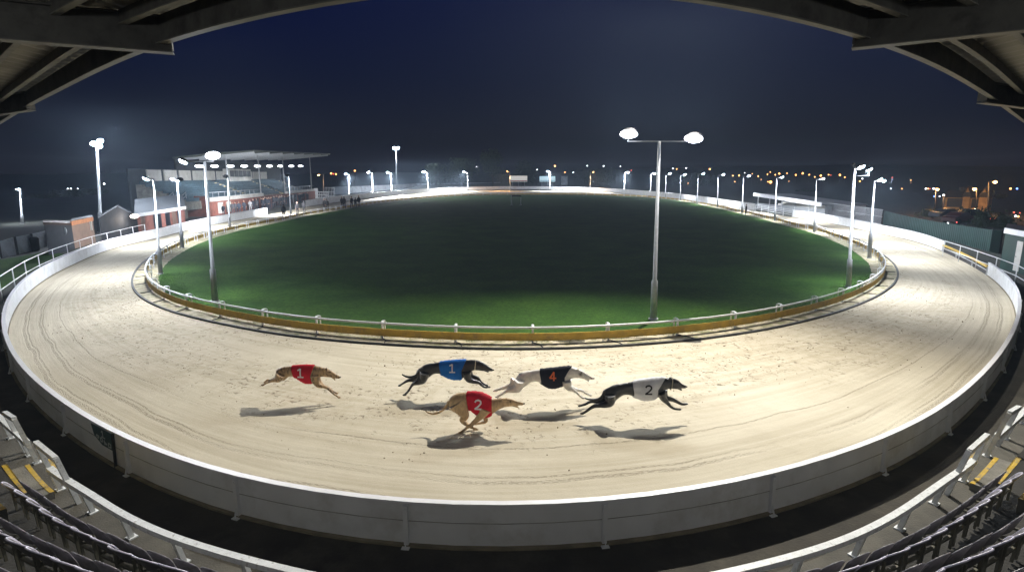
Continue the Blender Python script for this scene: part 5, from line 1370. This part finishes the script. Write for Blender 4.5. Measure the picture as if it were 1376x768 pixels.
# the lit house
Y=98; a=AT(1268,283,Y); b=AT(1326,288,Y-4); a.z=b.z=0
za,zb=AT(1268,265,Y).z,AT(1326,268,Y-4).z
HB=pbr('ochre_render',(.42,.27,.10),.85,.2,.6,dirt=(.25,.15,.06),dscale=1)
DR=pbr('dark_slate',(.04,.035,.035),.8,.2)
t=thing('lit_house','long gabled house glowing amber under orange street lamps on the right','house',(a+b)/2)
d=(b-a); L=d.length; d.normalize(); n=Vector((-d.y,d.x,0)); S=lambda u,w,z: a+d*u+n*w+Vector((0,0,z))
hh=min(za,4.6)
hh=za
mb=MB(); mb.add([S(u,w,z) for z in (0,hh) for u,w in ((0,0),(L,0),(L,8),(0,8))],[(0,3,2,1),(4,5,6,7),(0,1,5,4),(1,2,6,5),(2,3,7,6),(3,0,4,7)]); mb.build('wall',HB,t)
mb=MB(); mb.add([S(-.3,-.4,hh),S(L+.3,-.4,hh),S(L+.3,8.4,hh),S(-.3,8.4,hh),S(-.3,4,hh+1.2),S(L+.3,4,hh+1.2)],[(0,1,5,4),(2,3,4,5),(0,4,3),(1,2,5),(0,3,2,1)]); mb.build('roof',DR,t)
for u0,u1 in ((L*.42,L*.58),(L*.78,L*.98)):
    mb=MB(); pk=1.7; um=(u0+u1)/2; pts=[S(u0,-.9,0),S(u1,-.9,0),S(u1,-.9,hh),S(um,-.9,hh+pk),S(u0,-.9,hh)]; mb.extr(pts,n*5); g=mb.build('gable',HB,t)
    mb=MB(); 
    for e in ((u0-.2,um),(u1+.2,um)): mb.bar(S(e[0],1.6,hh+.02),S(e[1],1.6,hh+pk+.2),5.4,.14,up=(0,0,1)) if False else mb.extr([S(e[0],-1.1,hh-.05),S(e[1],-1.1,hh+pk+.12),S(e[1],-1.1,hh+pk+.3),S(e[0],-1.1,hh+.12)],n*5.3)
    mb.build('gable_roof',DR,g)
    mb=MB(); mb.extr([S(um-.5,-.97,1.9+hh*.25),S(um+.5,-.97,1.9+hh*.25),S(um+.5,-.97,2.7+hh*.25),S(um-.5,-.97,2.7+hh*.25)],n*.05); mb.build('window',M['window'],g)
for k,u in enumerate((.05,.14,.23,.32,.62,.70)):
    for z in (.7,hh*.62):
        mb=MB(); mb.extr([S(L*u,-.06,z),S(L*u+.55,-.06,z),S(L*u+.55,-.06,z+.75),S(L*u,-.06,z+.75)],n*.05); mb.build('window',M['windowlit'] if k==2 and z>2 else M['window'],t)
mb=MB(); mb.box(S(L*.3,4,hh+1.1),(.6,.6,1.1)); mb.build('chimney',DR,t)
# parked cars behind the green fence
def car(px,py,label,colm,rz):
    g=G(px,py,0); t=thing('parked_car',label,'car',g,'cars parked behind the green fence'); t.rotation_euler=(0,0,rz)
    mb=MB(); prof=[(-2.1,.35),(-2.1,.8),(-1.9,.95),(-1.3,1.0),(-.8,1.42),(.6,1.45),(1.2,1.0),(1.9,.88),(2.1,.65),(2.1,.35)]
    rows=[]
    for y,k in ((-.85,.9),(-.7,1),(.7,1),(.85,.9)): rows.append([Vector((x*(.98 if k<1 else 1),y*(1 if z<1.05 else .82),z)) for x,z in prof])
    mb.sweep(rows); o=mb.build('body',colm); o.parent=t
    for x in (-1.3,1.3):
        for y in (-.82,.82): mb=MB(); mb.tube([(x,y-.1,.33),(x,y+.1,.33)],.33,14); o=mb.build('wheel',M['black']); o.parent=t
    for y in (-.6,.6): mb=MB(); mb.sphere((2.08,y,.68),.1,8); o=mb.build('headlight',M['hoard']); o.parent=t
    mb=MB(); mb.extr([(-.75,-.76,1.02),(.6,-.76,1.02),(.45,-.70,1.38),(-.65,-.70,1.38)],(0,.02,0)); mb.extr([(-.75,.76,1.02),(.6,.76,1.02),(.45,.70,1.38),(-.65,.70,1.38)],(0,-.02,0)); o=mb.build('side_window',M['window']); o.parent=t
car(1270,293.5,'grey car parked behind the green fence, left of the dark bush',pbr('car_grey',(.07,.07,.08),.4,.05,metal=.4),.2)
car(1287,300,'dark red car parked right behind the top of the green fence',pbr('car_red',(.06,.012,.012),.4,.05),.4)
car(1302,294,'black car parked before the lit house',pbr('car_black',(.02,.02,.022),.25,.05),-.2)
# ------------------------------------------------------------------ camera, sky, air
cam=bpy.data.cameras.new('camera'); co=bpy.data.objects.new('camera',cam); COL.objects.link(co); SC.camera=co
cam.sensor_width=36; cam.lens=F/1376*36; cam.clip_end=3000; cam.clip_start=.05
co.location=(0,0,EYE); co.rotation_euler=(pi/2-PITCH,0,0)
w=bpy.data.worlds.new('World'); SC.world=w; w.use_nodes=True; nt=w.node_tree; N,L=nt.nodes,nt.links
bg=N['Background']; tc=N.new('ShaderNodeTexCoord'); sp=N.new('ShaderNodeSeparateXYZ'); L.new(tc.outputs['Generated'],sp.inputs[0])
cr=N.new('ShaderNodeValToRGB'); L.new(sp.outputs['Z'],cr.inputs['Fac']); e=cr.color_ramp.elements
e[0].position=0; e[0].color=(.0075,.0070,.0125,1); e[1].position=.42; e[1].color=(.0003,.0022,.033,1)
for p_,c_ in ((.07,(.0046,.0056,.0145)),(.16,(.0012,.0030,.021)),(.27,(.0005,.0027,.030))):
    q=cr.color_ramp.elements.new(p_); q.color=c_+(1,)
L.new(cr.outputs['Color'],bg.inputs['Color']); bg.inputs['Strength'].default_value=1.0
hz=MB(); hz.add([(-170,-12,-1.2),(170,-12,-1.2),(170,330,-1.2),(-170,330,-1.2),(-170,-12,12.6),(170,-12,12.6),(170,330,12.6),(-170,330,12.6)],[(0,3,2,1),(4,5,6,7),(0,1,5,4),(1,2,6,5),(2,3,7,6),(3,0,4,7)])
m=bpy.data.materials.new('night_mist'); m.use_nodes=True; m.node_tree.nodes.clear()
o_=m.node_tree.nodes.new('ShaderNodeOutputMaterial'); v_=m.node_tree.nodes.new('ShaderNodeVolumePrincipled')
v_.inputs['Color'].default_value=(.62,.80,1,1); v_.inputs['Density'].default_value=HAZE; v_.inputs['Anisotropy'].default_value=.2
m.node_tree.links.new(v_.outputs[0],o_.inputs['Volume'])
tag(hz.build('haze',m),kind='stuff')
SC.render.engine='CYCLES'; c=SC.cycles
c.use_denoising=True; c.denoiser='OPENIMAGEDENOISE'; c.max_bounces=5; c.diffuse_bounces=3; c.glossy_bounces=2; c.volume_bounces=0; c.transmission_bounces=2; c.transparent_max_bounces=4
c.sample_clamp_indirect=4; c.sample_clamp_direct=0; c.caustics_reflective=False; c.caustics_refractive=False; c.use_light_tree=True
SC.view_settings.view_transform='Standard'; SC.view_settings.look='None'; SC.view_settings.gamma=1; SC.view_settings.exposure=0; SC.view_settings.use_curve_mapping=False
